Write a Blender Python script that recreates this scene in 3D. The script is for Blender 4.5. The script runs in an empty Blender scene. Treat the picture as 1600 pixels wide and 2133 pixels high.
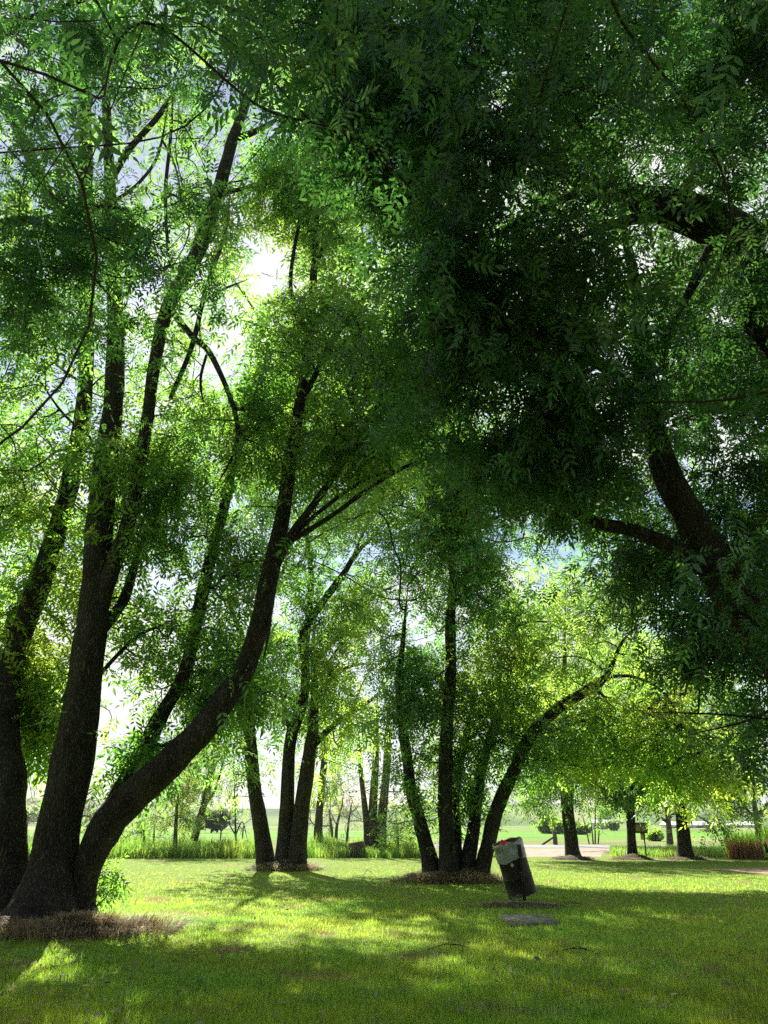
import bpy, math, random
import numpy as np
from mathutils import Vector, Matrix
random.seed(7)
C = bpy.data.collections.new("park"); bpy.context.scene.collection.children.link(C)
SC = bpy.context.scene
# ------------------------------------------------------------------ camera
F = 1540.5; TH = math.radians(22.84); CH = 1.4
cam = bpy.data.cameras.new("camera"); cam.sensor_fit = 'VERTICAL'; cam.sensor_height = 36; cam.lens = 26
cam.clip_end = 9000; cam.clip_start = 0.05
co = bpy.data.objects.new("camera", cam); C.objects.link(co)
co.location = (0, 0, CH); co.rotation_euler = (math.pi/2 + TH, 0, 0); SC.camera = co

def ray(u, v):
    x = (u-800)/F; y = (1066.5-v)/F
    return np.array([x, math.cos(TH)-y*math.sin(TH), math.sin(TH)+y*math.cos(TH)])
def at(u, v, d):
    r = ray(u, v); t = d/r[1]
    return np.array([r[0]*t, d, CH+r[2]*t])
def zc(u, v, d): return d/ray(u, v)[1]
def gnd(u, v):
    r = ray(u, v); t = -CH/r[2]
    return np.array([r[0]*t, r[1]*t, 0.0])
def gx(u, d):                      # x on the ground for column u at distance d
    v = 1066.5 + F*math.tan(TH+math.atan(CH/d))
    return (u-800)/F*zc(u, v, d)

# ------------------------------------------------------------------ mesh helpers
def link(name, me, m, parent=None, smooth=False):
    o = bpy.data.objects.new(name, me); C.objects.link(o)
    for mm in (m if isinstance(m, (list, tuple)) else [m]):
        me.materials.append(mm)
    if smooth: me.polygons.foreach_set('use_smooth', np.ones(len(me.polygons), bool))
    if parent is not None:
        o.parent = parent; o.matrix_parent_inverse = Matrix.Translation(-Vector(parent.location))
    return o
def mesh(name, V, Fc, m, parent=None, smooth=False, mi=None):
    """V (n,3); Fc (k,3|4) array or list of such arrays"""
    V = np.asarray(V, np.float32)
    if not isinstance(Fc, list): Fc = [Fc]
    Fc = [np.asarray(f, np.int32) for f in Fc if len(f)]
    me = bpy.data.meshes.new(name)
    me.vertices.add(len(V)); me.vertices.foreach_set('co', V.ravel())
    nl = sum(f.size for f in Fc); npoly = sum(len(f) for f in Fc)
    me.loops.add(nl); me.loops.foreach_set('vertex_index', np.concatenate([f.ravel() for f in Fc]))
    tot = np.concatenate([np.full(len(f), f.shape[1], np.int32) for f in Fc])
    st = np.concatenate([[0], np.cumsum(tot)[:-1]]).astype(np.int32)
    me.polygons.add(npoly); me.polygons.foreach_set('loop_start', st); me.polygons.foreach_set('loop_total', tot)
    if mi is not None: me.polygons.foreach_set('material_index', np.asarray(mi, np.int32))
    me.update(calc_edges=True)
    return link(name, me, m, parent, smooth)
class MB:
    def __init__(s): s.V = []; s.F = {3: [], 4: []}; s.n = 0
    def add(s, V, Fc):
        V = np.asarray(V, float).reshape(-1, 3); Fc = np.asarray(Fc, int)
        if len(V) == 0: return s
        s.V.append(V); s.F[Fc.shape[1]].append(Fc+s.n); s.n += len(V); return s
    def build(s, name, m, parent=None, smooth=False):
        return mesh(name, np.concatenate(s.V), [np.concatenate(f) for f in s.F.values() if f], m, parent, smooth)
    def box(s, c, sx, sy, sz, R=None):
        v = np.array([[x, y, z] for x in (-.5, .5) for y in (-.5, .5) for z in (-.5, .5)])*[sx, sy, sz]
        if R is not None: v = v @ np.asarray(R).T
        return s.add(v+np.asarray(c), [[0, 1, 3, 2], [4, 6, 7, 5], [0, 4, 5, 1], [2, 3, 7, 6], [0, 2, 6, 4], [1, 5, 7, 3]])
    def tube(s, P, R, n=8, lump=0.0, sd=0, cap=True):
        P = np.asarray(P, float); R = np.asarray(R, float)
        T = np.gradient(P, axis=0); T /= np.linalg.norm(T, axis=1)[:, None]+1e-9
        ref = np.array([0, 1., 0]) if abs(T[0][1]) < .8 else np.array([1., 0, 0])
        V = []
        a = np.linspace(0, 2*math.pi, n, endpoint=False)
        for i in range(len(P)):
            ref = ref-T[i]*ref.dot(T[i]); ref /= np.linalg.norm(ref)+1e-9
            b = np.cross(T[i], ref)
            V.append(P[i]+R[i]*(np.cos(a)[:, None]*ref+np.sin(a)[:, None]*b))
        V = np.array(V)
        if lump:
            q = V.reshape(-1, 3)
            k = noise3(q*[1.6, 1.6, .7], sd)*.6+noise3(q*[5, 5, 1.8], sd+1)*.62+noise3(q*[17, 17, 3.], sd+2)*.34
            ce = np.repeat(P, n, 0); V = (ce+(q-ce)*(1+lump*(k-.75))[:, None]).reshape(V.shape)
        m = len(P); i = np.arange(m-1)[:, None]*n; j = np.arange(n)[None]; jn = (j+1) % n
        f = np.stack([i+j, i+jn, i+n+jn, i+n+j], -1).reshape(-1, 4)
        b0 = s.n; s.add(V, f)
        if cap:
            for k, rev in ((0, True), (m-1, False)):
                c0 = s.n; s.V.append(P[k][None]); s.n += 1
                base = b0+k*n; t = [[base+q, base+(q+1) % n, c0] if not rev else [base+(q+1) % n, base+q, c0] for q in range(n)]
                s.F[3].append(np.array(t))
        return s
def noise3(p, seed=0):
    p = np.asarray(p, float)+seed*17.31; i = np.floor(p).astype(np.int64); f = p-i; f = f*f*(3-2*f)
    def h(a, b, c):
        n = (a*374761393+b*668265263+c*2147483647*3+seed*974711) & 0x7fffffff
        n = ((n ^ (n >> 13))*1274126177) & 0x7fffffff
        return ((n ^ (n >> 16)) & 0xffff)/65535.0
    r = 0
    for dx in (0, 1):
        for dy in (0, 1):
            for dz in (0, 1):
                w = (f[..., 0] if dx else 1-f[..., 0])*(f[..., 1] if dy else 1-f[..., 1])*(f[..., 2] if dz else 1-f[..., 2])
                r = r+w*h(i[..., 0]+dx, i[..., 1]+dy, i[..., 2]+dz)
    return r
def spline(P, step):
    P = np.asarray(P, float); out = []
    Q = np.vstack([2*P[0]-P[1], P, 2*P[-1]-P[-2]])
    for i in range(len(P)-1):
        a, b, c, d = Q[i:i+4]; L = np.linalg.norm((c-b)[:3]); n = max(2, int(L/step)+1)
        t = np.linspace(0, 1, n, endpoint=False)[:, None]
        out.append(.5*(2*b+(c-a)*t+(2*a-5*b+4*c-d)*t**2+(3*b-3*c+d-a)*t**3))
    out.append(P[-1][None]); return np.concatenate(out)
def tag(o, label=None, cat=None, group=None, kind=None):
    if label: o['label'] = label
    if cat: o['category'] = cat
    if group: o['group'] = group
    if kind: o['kind'] = kind
    return o
def empty(name, loc, label, cat, group=None):
    o = bpy.data.objects.new(name, None); C.objects.link(o); o.location = loc; o.empty_display_size = .2
    return tag(o, label, cat, group)

# ------------------------------------------------------------------ materials
def newmat(name):
    m = bpy.data.materials.new(name); m.use_nodes = True; nt = m.node_tree; nt.nodes.clear()
    out = nt.nodes.new('ShaderNodeOutputMaterial'); return m, nt, out
def N(nt, t, **k):
    n = nt.nodes.new(t)
    for a, b in k.items():
        if a == 'ins':
            for i, v in b.items(): n.inputs[i].default_value = v
        else: setattr(n, a, b)
    return n
def ramp(nt, fac, stops):
    r = N(nt, 'ShaderNodeValToRGB'); e = r.color_ramp.elements
    e[0].position, e[0].color = stops[0][0], (*stops[0][1], 1); e[1].position, e[1].color = stops[-1][0], (*stops[-1][1], 1)
    for p, c in stops[1:-1]: x = e.new(p); x.color = (*c, 1)
    nt.links.new(fac, r.inputs[0]); return r.outputs[0]
def pnoise(nt, scale, detail=4, vscale=None, rough=.55):
    g = N(nt, 'ShaderNodeNewGeometry'); src = g.outputs['Position']
    if vscale:
        mp = N(nt, 'ShaderNodeMapping'); mp.inputs['Scale'].default_value = vscale
        nt.links.new(src, mp.inputs[0]); src = mp.outputs[0]
    n = N(nt, 'ShaderNodeTexNoise', ins={'Scale': scale, 'Detail': detail, 'Roughness': rough}); nt.links.new(src, n.inputs['Vector'])
    return n.outputs['Fac']
def leafmat(name, dif, tra, gloss=.06, rough=.38, tr=.5, dry=None, var=.35):
    m, nt, out = newmat(name); L = nt.links.new
    g = N(nt, 'ShaderNodeNewGeometry'); rnd = g.outputs['Random Per Island']
    lo = lambda c: tuple(x*(1-var) for x in c)
    hi = lambda c: (c[0]*(1+1.3*var), c[1]*(1+var), c[2]*(1+.6*var))
    cd = ramp(nt, rnd, [(0, lo(dif)), (.6, dif), (1, hi(dif))]); ct = ramp(nt, rnd, [(0, lo(tra)), (.6, tra), (1, hi(tra))])
    if dry:
        f = pnoise(nt, dry[1], 5)
        f = ramp(nt, f, [(dry[2], (0, 0, 0)), (dry[3], (1, 1, 1))])
        for k, c in (('d', dry[0]), ('t', tuple(x*.8 for x in dry[0]))):
            mx = N(nt, 'ShaderNodeMix', data_type='RGBA'); mx.inputs[7].default_value = (*c, 1); L(f, mx.inputs[0]); L(cd if k == 'd' else ct, mx.inputs[6])
            if k == 'd': cd = mx.outputs[2]
            else: ct = mx.outputs[2]
    hv = N(nt, 'ShaderNodeMapRange', ins={1: .3, 2: .7, 3: .75, 4: 1.3}); L(pnoise(nt, .55, 3), hv.inputs[0])
    hc = N(nt, 'ShaderNodeCombineXYZ', ins={1: 1.0}); L(hv.outputs[0], hc.inputs[0]); hc.inputs[2].default_value = 1
    for k in 'dt':
        vm = N(nt, 'ShaderNodeVectorMath', operation='MULTIPLY'); L(cd if k == 'd' else ct, vm.inputs[0]); L(hc.outputs[0], vm.inputs[1])
        if k == 'd': cd = vm.outputs[0]
        else: ct = vm.outputs[0]
    d = N(nt, 'ShaderNodeBsdfDiffuse'); t = N(nt, 'ShaderNodeBsdfTranslucent'); L(cd, d.inputs[0]); L(ct, t.inputs[0])
    mx = N(nt, 'ShaderNodeMixShader', ins={0: tr}); L(d.outputs[0], mx.inputs[1]); L(t.outputs[0], mx.inputs[2])
    if gloss:
        gl = N(nt, 'ShaderNodeBsdfGlossy', ins={'Roughness': rough, 'Color': (.9, .95, 1, 1)})
        m2 = N(nt, 'ShaderNodeMixShader', ins={0: gloss}); L(mx.outputs[0], m2.inputs[1]); L(gl.outputs[0], m2.inputs[2]); mx = m2
    L(mx.outputs[0], out.inputs[0]); return m
def surf(name, stops, scale=3, detail=6, vscale=None, rough=.9, bump=.0, bscale=30, bdist=.02, spec=.2, metal=0, bv=None, two=None):
    m, nt, out = newmat(name); L = nt.links.new
    b = N(nt, 'ShaderNodeBsdfPrincipled', ins={'Roughness': rough, 'Metallic': metal, 'Specular IOR Level': spec})
    c = ramp(nt, pnoise(nt, scale, detail, vscale), stops)
    if two:
        f = ramp(nt, pnoise(nt, two[1], 6), [(two[2], (0, 0, 0)), (two[3], (1, 1, 1))])
        mx = N(nt, 'ShaderNodeMix', data_type='RGBA'); mx.inputs[7].default_value = (*two[0], 1); L(f, mx.inputs[0]); L(c, mx.inputs[6]); c = mx.outputs[2]
    L(c, b.inputs['Base Color'])
    if bump:
        bp = N(nt, 'ShaderNodeBump', ins={'Strength': bump, 'Distance': bdist}); L(pnoise(nt, bscale, 6, bv), bp.inputs['Height']); L(bp.outputs[0], b.inputs['Normal'])
    L(b.outputs[0], out.inputs[0]); return m
def barkmat(name, lo, mid, hi, sc=1.0):
    m, nt, out = newmat(name); L = nt.links.new
    b = N(nt, 'ShaderNodeBsdfPrincipled', ins={'Roughness': .92, 'Specular IOR Level': .15})
    g = N(nt, 'ShaderNodeNewGeometry'); mp = N(nt, 'ShaderNodeMapping'); mp.inputs['Scale'].default_value = (1, 1, .28); L(g.outputs['Position'], mp.inputs[0])
    v = N(nt, 'ShaderNodeTexVoronoi', feature='DISTANCE_TO_EDGE', ins={'Scale': 30*sc}); 
    w = N(nt, 'ShaderNodeTexNoise', ins={'Scale': 9*sc, 'Detail': 5}); L(mp.outputs[0], w.inputs['Vector'])
    ad = N(nt, 'ShaderNodeVectorMath', operation='MULTIPLY_ADD'); ad.inputs[1].default_value = (.12, .12, .12); L(w.outputs['Color'], ad.inputs[0]); L(mp.outputs[0], ad.inputs[2]); L(ad.outputs[0], v.inputs['Vector'])
    n = pnoise(nt, 5*sc, 8, (1, 1, .5), .65)
    ma = N(nt, 'ShaderNodeMath', operation='MULTIPLY', ins={1: 3.2}); ma.use_clamp = True; L(v.outputs['Distance'], ma.inputs[0])
    mu = N(nt, 'ShaderNodeMath', operation='MULTIPLY_ADD', ins={1: .45}); L(ma.outputs[0], mu.inputs[0]); L(n, mu.inputs[2])
    L(ramp(nt, mu.outputs[0], [(.3, lo), (.62, mid), (.95, hi)]), b.inputs['Base Color'])
    bp = N(nt, 'ShaderNodeBump', ins={'Strength': 1, 'Distance': .06}); L(mu.outputs[0], bp.inputs['Height']); L(bp.outputs[0], b.inputs['Normal'])
    L(b.outputs[0], out.inputs[0]); return m
def plain(name, col, rough=.6, metal=0, spec=.3):
    return surf(name, [(.3, tuple(c*.75 for c in col)), (.7, tuple(min(1, c*1.2) for c in col))], 6, 5, None, rough, spec=spec, metal=metal)

M = {}
M['bark'] = barkmat('bark', (.016, .013, .011), (.048, .041, .034), (.10, .088, .074))
M['bark_grey'] = barkmat('bark_grey', (.03, .025, .02), (.12, .10, .08), (.24, .20, .16), .7)
M['twig'] = plain('twig', (.06, .048, .034), .9, 0, .1)
M['twig_pale'] = plain('twig_pale', (.2, .16, .12), .9, 0, .1)
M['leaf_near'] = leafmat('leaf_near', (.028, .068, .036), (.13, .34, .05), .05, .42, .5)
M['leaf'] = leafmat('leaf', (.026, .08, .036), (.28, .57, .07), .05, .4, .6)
M['leaf_bright'] = leafmat('leaf_bright', (.08, .16, .025), (.45, .70, .09), .05, .4, .65)  # lighter copy of leaf; on the ashes the sunlit look is in the colour
M['leaf_yellow'] = leafmat('leaf_yellow', (.09, .17, .025), (.46, .70, .08), .05, .4, .65)  # yellow-green leaf; on the ashes its colour carries the backlit glow
M['leaf_far'] = leafmat('leaf_far', (.08, .14, .05), (.36, .58, .09), .04, .5, .6)
M['leaf_grey'] = leafmat('leaf_grey', (.10, .11, .07), (.16, .17, .09), .03, .6)
DRY = (.36, .27, .13)
M['blade'] = leafmat('blade', (.055, .15, .028), (.56, .84, .07), .03, .4, .62, dry=(DRY, .8, .57, .70))
M['blade_tall'] = leafmat('blade_tall', (.09, .17, .035), (.36, .62, .08), .05, .45, .5)
M['straw'] = leafmat('straw', (.42, .38, .25), (.38, .33, .19), .03, .5, .35, var=.55)
M['reed_dry'] = leafmat('reed_dry', (.50, .31, .15), (.62, .38, .17), .03, .5, .6)
M['lawn'] = surf('lawn', [(.3, (.085, .14, .02)), (.7, (.19, .27, .04))], 5, 8, None, .95, .6, 40, .03, .05, two=((.20, .14, .075), .8, .57, .68))
M['field'] = surf('field', [(.3, (.09, .17, .03)), (.7, (.16, .25, .05))], .02, 5, (1, 4, 1), .95, spec=.05, two=((.28, .27, .12), .012, .5, .62))
M['rough'] = surf('rough', [(.3, (.10, .14, .035)), (.7, (.22, .24, .08))], .4, 7, None, .95, .5, 10, .05, .05)
M['green_field'] = surf('green_field', [(.3, (.10, .22, .025)), (.7, (.14, .29, .04))], .1, 5, (1, 4, 1), .95, spec=.05)
M['road'] = surf('road', [(.3, (.15, .15, .15)), (.7, (.22, .22, .22))], 2, 6, None, .8, .3, 60, .01)
M['gravel'] = surf('gravel', [(.3, (.22, .17, .13)), (.7, (.34, .27, .21))], 1.2, 8, None, .95, .5, 30, .03)
M['dirt'] = surf('dirt', [(.3, (.22, .14, .08)), (.7, (.36, .25, .16))], 1.5, 8, None, .95, .6, 25, .03)
M['soil'] = surf('soil', [(.3, (.035, .024, .015)), (.7, (.10, .07, .045))], 6, 8, None, .95, .8, 25, .04)
M['concrete'] = surf('concrete', [(.3, (.15, .135, .11)), (.7, (.29, .27, .23))], 5, 8, None, .9, .4, 60, .006)
M['hill'] = surf('hill', [(.38, (.05, .10, .03)), (.5, (.12, .19, .05)), (.62, (.24, .27, .11))], .012, 8, (1, .6, 1), .95, spec=.05)
M['white'] = plain('white', (.75, .75, .73), .5)
M['roofing'] = plain('roofing', (.5, .5, .5), .4, .3)
M['drum'] = surf('drum', [(.35, (.022, .014, .010)), (.62, (.045, .028, .02)), (.8, (.11, .05, .025))], 5, 8, None, .55, .25, 30, .004, .4, .2)
M['steel'] = surf('steel', [(.3, (.02, .018, .016)), (.7, (.06, .045, .035))], 8, 6, None, .6, .2, 60, .003, .4, .4)
M['red'] = plain('red', (.55, .03, .045), .5)
M['sign'] = plain('sign', (.5, .44, .3), .7)
M['sign_frame'] = plain('sign_frame', (.10, .07, .045), .8)
M['haze'] = None
def bagmat():
    m, nt, out = newmat('bag'); L = nt.links.new
    p = N(nt, 'ShaderNodeBsdfPrincipled', ins={'Roughness': .22, 'Specular IOR Level': .8, 'Base Color': (.5, .49, .46, 1)})
    bp = N(nt, 'ShaderNodeBump', ins={'Strength': .7, 'Distance': .03}); L(pnoise(nt, 9, 5, (1, 1, .45)), bp.inputs['Height']); L(bp.outputs[0], p.inputs['Normal'])
    t = N(nt, 'ShaderNodeBsdfTransparent'); mx = N(nt, 'ShaderNodeMixShader')
    f = ramp(nt, pnoise(nt, 5, 4), [(.35, (.55, .55, .55)), (.65, (.95, .95, .95))])
    L(f, mx.inputs[0]); L(t.outputs[0], mx.inputs[1]); L(p.outputs[0], mx.inputs[2]); L(mx.outputs[0], out.inputs[0]); return m
M['bag'] = bagmat()

# ------------------------------------------------------------------ light and sky
SUNPX = (455, 640)
sd = ray(*SUNPX); sd = sd/np.linalg.norm(sd)
SE = math.asin(sd[2]); SA = math.atan2(sd[0], sd[1])
sun = bpy.data.lights.new('sun', 'SUN'); sun.energy = 5.0; sun.angle = math.radians(.53); sun.color = (1, .95, .85)
so = bpy.data.objects.new('sun', sun); C.objects.link(so); so.location = (0, 0, 60)
so.rotation_euler = Vector(-sd).to_track_quat('-Z', 'Y').to_euler()
W = bpy.data.worlds.new('World'); SC.world = W; W.use_nodes = True; nt = W.node_tree; nt.nodes.clear(); L = nt.links.new
wo = N(nt, 'ShaderNodeOutputWorld'); bg = N(nt, 'ShaderNodeBackground', ins={'Strength': .05}); L(bg.outputs[0], wo.inputs[0])
sky = N(nt, 'ShaderNodeTexSky', sky_type='NISHITA', sun_disc=False, sun_elevation=SE, sun_rotation=SA, air_density=1.0, dust_density=.3, ozone_density=1.0)
tc = N(nt, 'ShaderNodeTexCoord')
cn = N(nt, 'ShaderNodeTexNoise', ins={'Scale': 3.2, 'Detail': 7, 'Roughness': .55}); 
mp = N(nt, 'ShaderNodeMapping'); mp.inputs['Scale'].default_value = (1, 1, 1.8); mp.inputs['Location'].default_value = (.35, .1, .2)
L(tc.outputs['Generated'], mp.inputs[0]); L(mp.outputs[0], cn.inputs['Vector'])
cf = ramp(nt, cn.outputs['Fac'], [(.44, (0, 0, 0)), (.57, (1, 1, 1))])
dt = N(nt, 'ShaderNodeVectorMath', operation='DOT_PRODUCT'); dt.inputs[1].default_value = tuple(sd); L(tc.outputs['Generated'], dt.inputs[0])
br0 = N(nt, 'ShaderNodeMapRange', ins={1: -.2, 2: .75, 3: .3, 4: 7.5}); L(dt.outputs['Value'], br0.inputs[0])
br1 = N(nt, 'ShaderNodeMapRange', interpolation_type='SMOOTHSTEP', ins={1: .86, 2: 1.0, 3: 0, 4: 2.5}); L(dt.outputs['Value'], br1.inputs[0])
br = N(nt, 'ShaderNodeMath', operation='ADD'); L(br0.outputs[0], br.inputs[0]); L(br1.outputs[0], br.inputs[1])
sx_ = N(nt, 'ShaderNodeSeparateXYZ'); L(tc.outputs['Generated'], sx_.inputs[0])
lowf = N(nt, 'ShaderNodeMapRange', ins={1: 0, 2: .35, 3: .9, 4: 1}); L(sx_.outputs[2], lowf.inputs[0])
bm = N(nt, 'ShaderNodeMath', operation='MULTIPLY'); L(br.outputs[0], bm.inputs[0]); L(lowf.outputs[0], bm.inputs[1]); br = bm
cc = N(nt, 'ShaderNodeVectorMath', operation='SCALE'); cc.inputs[0].default_value = (1.0, 1.0, 1.0); L(br.outputs[0], cc.inputs['Scale'])
mx = N(nt, 'ShaderNodeMix', data_type='RGBA'); L(cf, mx.inputs[0]); L(sky.outputs[0], mx.inputs[6]); L(cc.outputs[0], mx.inputs[7]); L(mx.outputs[2], bg.inputs[0])

# ------------------------------------------------------------------ trees
def leaflets(npair=3, hexa=False, lw=.15, ll=.44):
    T = []; Q = []
    pos = [(.28+.72*(k/npair), s) for k in range(npair) for s in (-1, 1)]+[(1.0, 0)]
    for x, s in pos:
        a = s*math.radians(52); l = ll*(1.0 if s == 0 else .92); w = lw*l*1.35
        u = np.array([math.cos(a), math.sin(a), -.22]); u /= np.linalg.norm(u)
        n = np.array([0, 0, 1.]); b = np.cross(n, u); b /= np.linalg.norm(b); n = np.cross(u, b)
        o = np.array([x, 0, -.25*x*x])
        k = len(T)
        if hexa:
            for p, q, r in ((0, 0, 0), (.28, -.8, .25), (.62, -.62, .2), (1, 0, -.1), (.62, .62, .2), (.28, .8, .25)):
                T.append(o+u*l*p+b*w*q+n*w*r)
            Q += [[k, k+1, k+2, k+3], [k, k+3, k+4, k+5]]
        else:
            for p, q, r in ((0, 0, 0), (.42, -.85, .25), (1, 0, -.1), (.42, .85, .25)): T.append(o+u*l*p+b*w*q+n*w*r)
            Q.append([k, k+1, k+2, k+3])
    return np.array(T), np.array(Q)
TPL = {'near': leaflets(3, True), 'mid': leaflets(3), 'far': leaflets(2, False, .24, .62)}

SUNGAPS = ((690, 1950, 170, 28), (880, 1925, 120, 22), (90, 2040, 110, 22), (370, 1985, 80, 14), (1250, 1917, 150, 15), (1240, 2008, 120, 13), (930, 2005, 130, 15), (430, 1880, 130, 9), (1450, 1945, 70, 14), (650, 1893, 130, 9), (310, 1905, 90, 13), (600, 2100, 50, 14), (1060, 1965, 70, 9))
def proj(p):
    w = p-[0, 0, CH]; zz = w[:, 1]*math.cos(TH)+w[:, 2]*math.sin(TH); zz = np.where(zz > .3, zz, .3)
    return 800+F*w[:, 0]/zz, 1066.5-F*(w[:, 2]*math.cos(TH)-w[:, 1]*math.sin(TH))/zz
def tree(name, label, limbs, blobs, seed=0, leaf='leaf', bark='bark', tpl='mid', size=.22, per=9, group=None, jit=.14, droop=.35,
         tipr=.004, base=None, twig='twig', nseg=22, lump=.34, clump=.9, thr=.46, minr=0, cat='tree', sag=.12, mul=1.0, maxr=9., ws=1.0, bare=.6, holes=()):
    """limbs: lists of (u, v, depth, width in px); a limb whose first item is '+' joins the trunk before it.
       blobs: (u, v, depth, ru, rv, rdepth_m, twigs[, leaf material])"""
    rng = np.random.default_rng(seed)
    trunks = []; nodes = []; nrad = []; ndir = []
    for lb in limbs:
        join = lb[0] == '+'; pts = lb[1:] if join else lb
        PR = np.array([[*at(u, v, d), ws*w/2/F*zc(u, v, d)] for u, v, d, w in pts])
        S = spline(PR, .16 if not join else .14); tt = np.linspace(0, 1, len(S)); S[:, 3] *= np.clip((1.0-tt)/.3, .12, 1)**.6; S[:, 3] = np.maximum(S[:, 3], .004)
        if not join and S[0, 2] < .5: S[0, 2] = min(S[0, 2], -.12)
        if not join or not trunks: trunks.append(MB())
        big = S[:, 3].max()
        trunks[-1].tube(S[:, :3], S[:, 3], nseg if big > .12 else (12 if big > .05 else 7), lump*min(1, big/.1), seed+len(nodes) % 7)
        st = max(1, int(len(S)/(len(pts)*6)))
        for k in range(max(1, len(S)//5), len(S), st):
            nodes.append(S[k, :3]); nrad.append(S[k, 3])
    b = np.array(trunks[0].V[0][:nseg]).mean(0) if base is None else base
    root = empty(name, (float(b[0]), float(b[1]), 0), label, cat, group)
    for t in trunks: t.build('trunk', M[bark], root, True)
    # twig tips
    TP = []; TM = []; TK = []
    mats = []
    for bl in blobs:
        wb = bl[0] == 'w'; bl = bl[1:] if wb else bl
        u, v, d, ru, rv, rd, n = bl[:7]; lm = bl[7] if len(bl) > 7 else leaf; n = max(3, int(n*mul))
        if lm not in mats: mats.append(lm)
        c, sz = (np.array([u, v, d]), np.array([ru, rv, rd])) if wb else (at(u, v, d), np.array([ru*zc(u, v, d)/F, rd, rv*zc(u, v, d)/F]))
        k = 0; got = []
        while k < n:
            q = rng.normal(size=(n*3, 3)); q /= np.linalg.norm(q, axis=1)[:, None]; q *= rng.random((n*3, 1))**.38
            p = c+q*sz*np.where(rng.random((len(q), 1)) < .5, 1.9, 1.0)
            p = p[(noise3(p*clump, seed+3)*.65+noise3(p*clump*2.7, seed+5)*.35) > thr]
            p = p[p[:, 2] > .3]
            got.append(p); k += len(p)
            if len(got) > 12: break
        p = np.concatenate(got)[:n]; TP.append(p); TM += [mats.index(lm)]*len(p); TK += [bl[8] if len(bl) > 8 else 1.0]*len(p)
    if not TP: return root
    TP = np.concatenate(TP); TM = np.array(TM)
    sh = TP[:, :2]-sd[:2]/sd[2]*TP[:, 2:]; sh[:, 1] = np.maximum(sh[:, 1], .5)
    su, sv = proj(np.c_[sh, np.zeros(len(sh))]); kp = np.ones(len(TP), bool)
    for hu, hv_, ha, hb in SUNGAPS: kp &= (((su-hu)/ha)**2+((sv-hv_)/hb)**2 > 1) | (rng.random(len(TP)) < .06)
    TP = TP[kp]; TM = TM[kp]; TK = list(np.array(TK)[kp])
    if holes:
        w = TP-[0, 0, CH]; zz = w[:, 1]*math.cos(TH)+w[:, 2]*math.sin(TH); uu = 800+F*w[:, 0]/zz; vv = 1066.5-F*(w[:, 2]*math.cos(TH)-w[:, 1]*math.sin(TH))/zz
        kp = np.ones(len(TP), bool)
        for hu, hv_, ha, hb, *hd in holes: kp &= (((uu-hu)/ha)**2+((vv-hv_)/hb)**2 > 1) | (rng.random(len(TP)) < .12) | (TP[:, 1] > (hd[0] if hd else 99))
        TP = TP[kp]; TM = TM[kp]; TK = list(np.array(TK)[kp])
    NA = np.array(nodes); NR = np.array(nrad); big = NR > .07
    if big.any():
        near = np.array([np.min(np.sqrt(((NA[big]-p)**2).sum(1))-NR[big]*1.5) for p in TP])
        ok = (near > .45) | (rng.random(len(TP)) < 1-bare); TP = TP[ok]; TM = TM[ok]; TK = list(np.array(TK)[ok])
    nl = len(nodes); cap = nl+len(TP)*4+8
    A = np.zeros((cap, 3)); A[:nl] = nodes; R0 = np.zeros(cap); R0[:nl] = nrad; par = np.full(cap, -1); m = nl
    d0 = np.array([np.min(((A[:nl]-p)**2).sum(1)) for p in TP]); order = np.argsort(d0)
    tipnode = np.zeros(len(TP), int)
    for i in order:
        p = TP[i]; dd = ((A[:m]-p)**2).sum(1)
        dd = dd*(1+.6*(A[:m, 2] > p[2]+.2))
        j = int(np.argmin(dd)); a = A[j]; ln = math.sqrt(((p-a)**2).sum())
        bend = rng.normal(size=3)*.09*ln; bend[2] += sag*ln
        prev = j
        for t in (.33, .67, 1.0):
            A[m] = a+(p-a)*t+bend*4*t*(1-t)+rng.normal(size=3)*.02*ln*(t < 1); par[m] = prev; prev = m; m += 1
        tipnode[i] = m-1
    A = A[:m]; par = par[:m]; rad = np.zeros(m)
    cnt = np.zeros(m); cnt[tipnode] = 1
    for k in range(m-1, nl-1, -1):
        if par[k] >= 0: cnt[par[k]] += cnt[k]
    mc = np.full(m, -1)
    for k in range(nl, m):
        q = par[k]
        if q >= nl and (mc[q] < 0 or cnt[k] > cnt[mc[q]]): mc[q] = k
    ii = np.where(mc >= 0)[0]; ii = ii[ii >= nl]
    for _ in range(6): A[ii] = .4*A[ii]+.3*(A[par[ii]]+A[mc[ii]])
    rad = np.minimum(tipr*np.maximum(cnt, 1)**.42, maxr)
    e = np.arange(nl, m); pe = par[e]; r1 = rad[e]; r0 = np.where(pe < nl, np.minimum(rad[e]*1.25, R0[np.minimum(pe, len(R0)-1)]), rad[pe]); r0 = np.minimum(r0, r1*1.6)
    if minr: ok = r1 >= minr; e, pe, r0, r1 = e[ok], pe[ok], r0[ok], r1[ok]
    a, bb = A[pe], A[e]; T = bb-a; T /= np.linalg.norm(T, axis=1)[:, None]+1e-9
    X = np.cross(T, [0.31, .2, .93]); X /= np.linalg.norm(X, axis=1)[:, None]+1e-9; Y = np.cross(T, X)
    ns = 5; an = np.arange(ns)*2*math.pi/ns
    ring = np.cos(an)[None, :, None]*X[:, None]+np.sin(an)[None, :, None]*Y[:, None]
    V = np.concatenate([a[:, None]+ring*r0[:, None, None], bb[:, None]+ring*r1[:, None, None]], 1)
    comp = np.arange(m)
    for k in range(nl, m):
        if par[k] >= nl: comp[k] = comp[par[k]]
    ce = comp[e]; ids, cn_ = np.unique(ce, return_counts=True); ids = ids[np.argsort(-cn_)]
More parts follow.
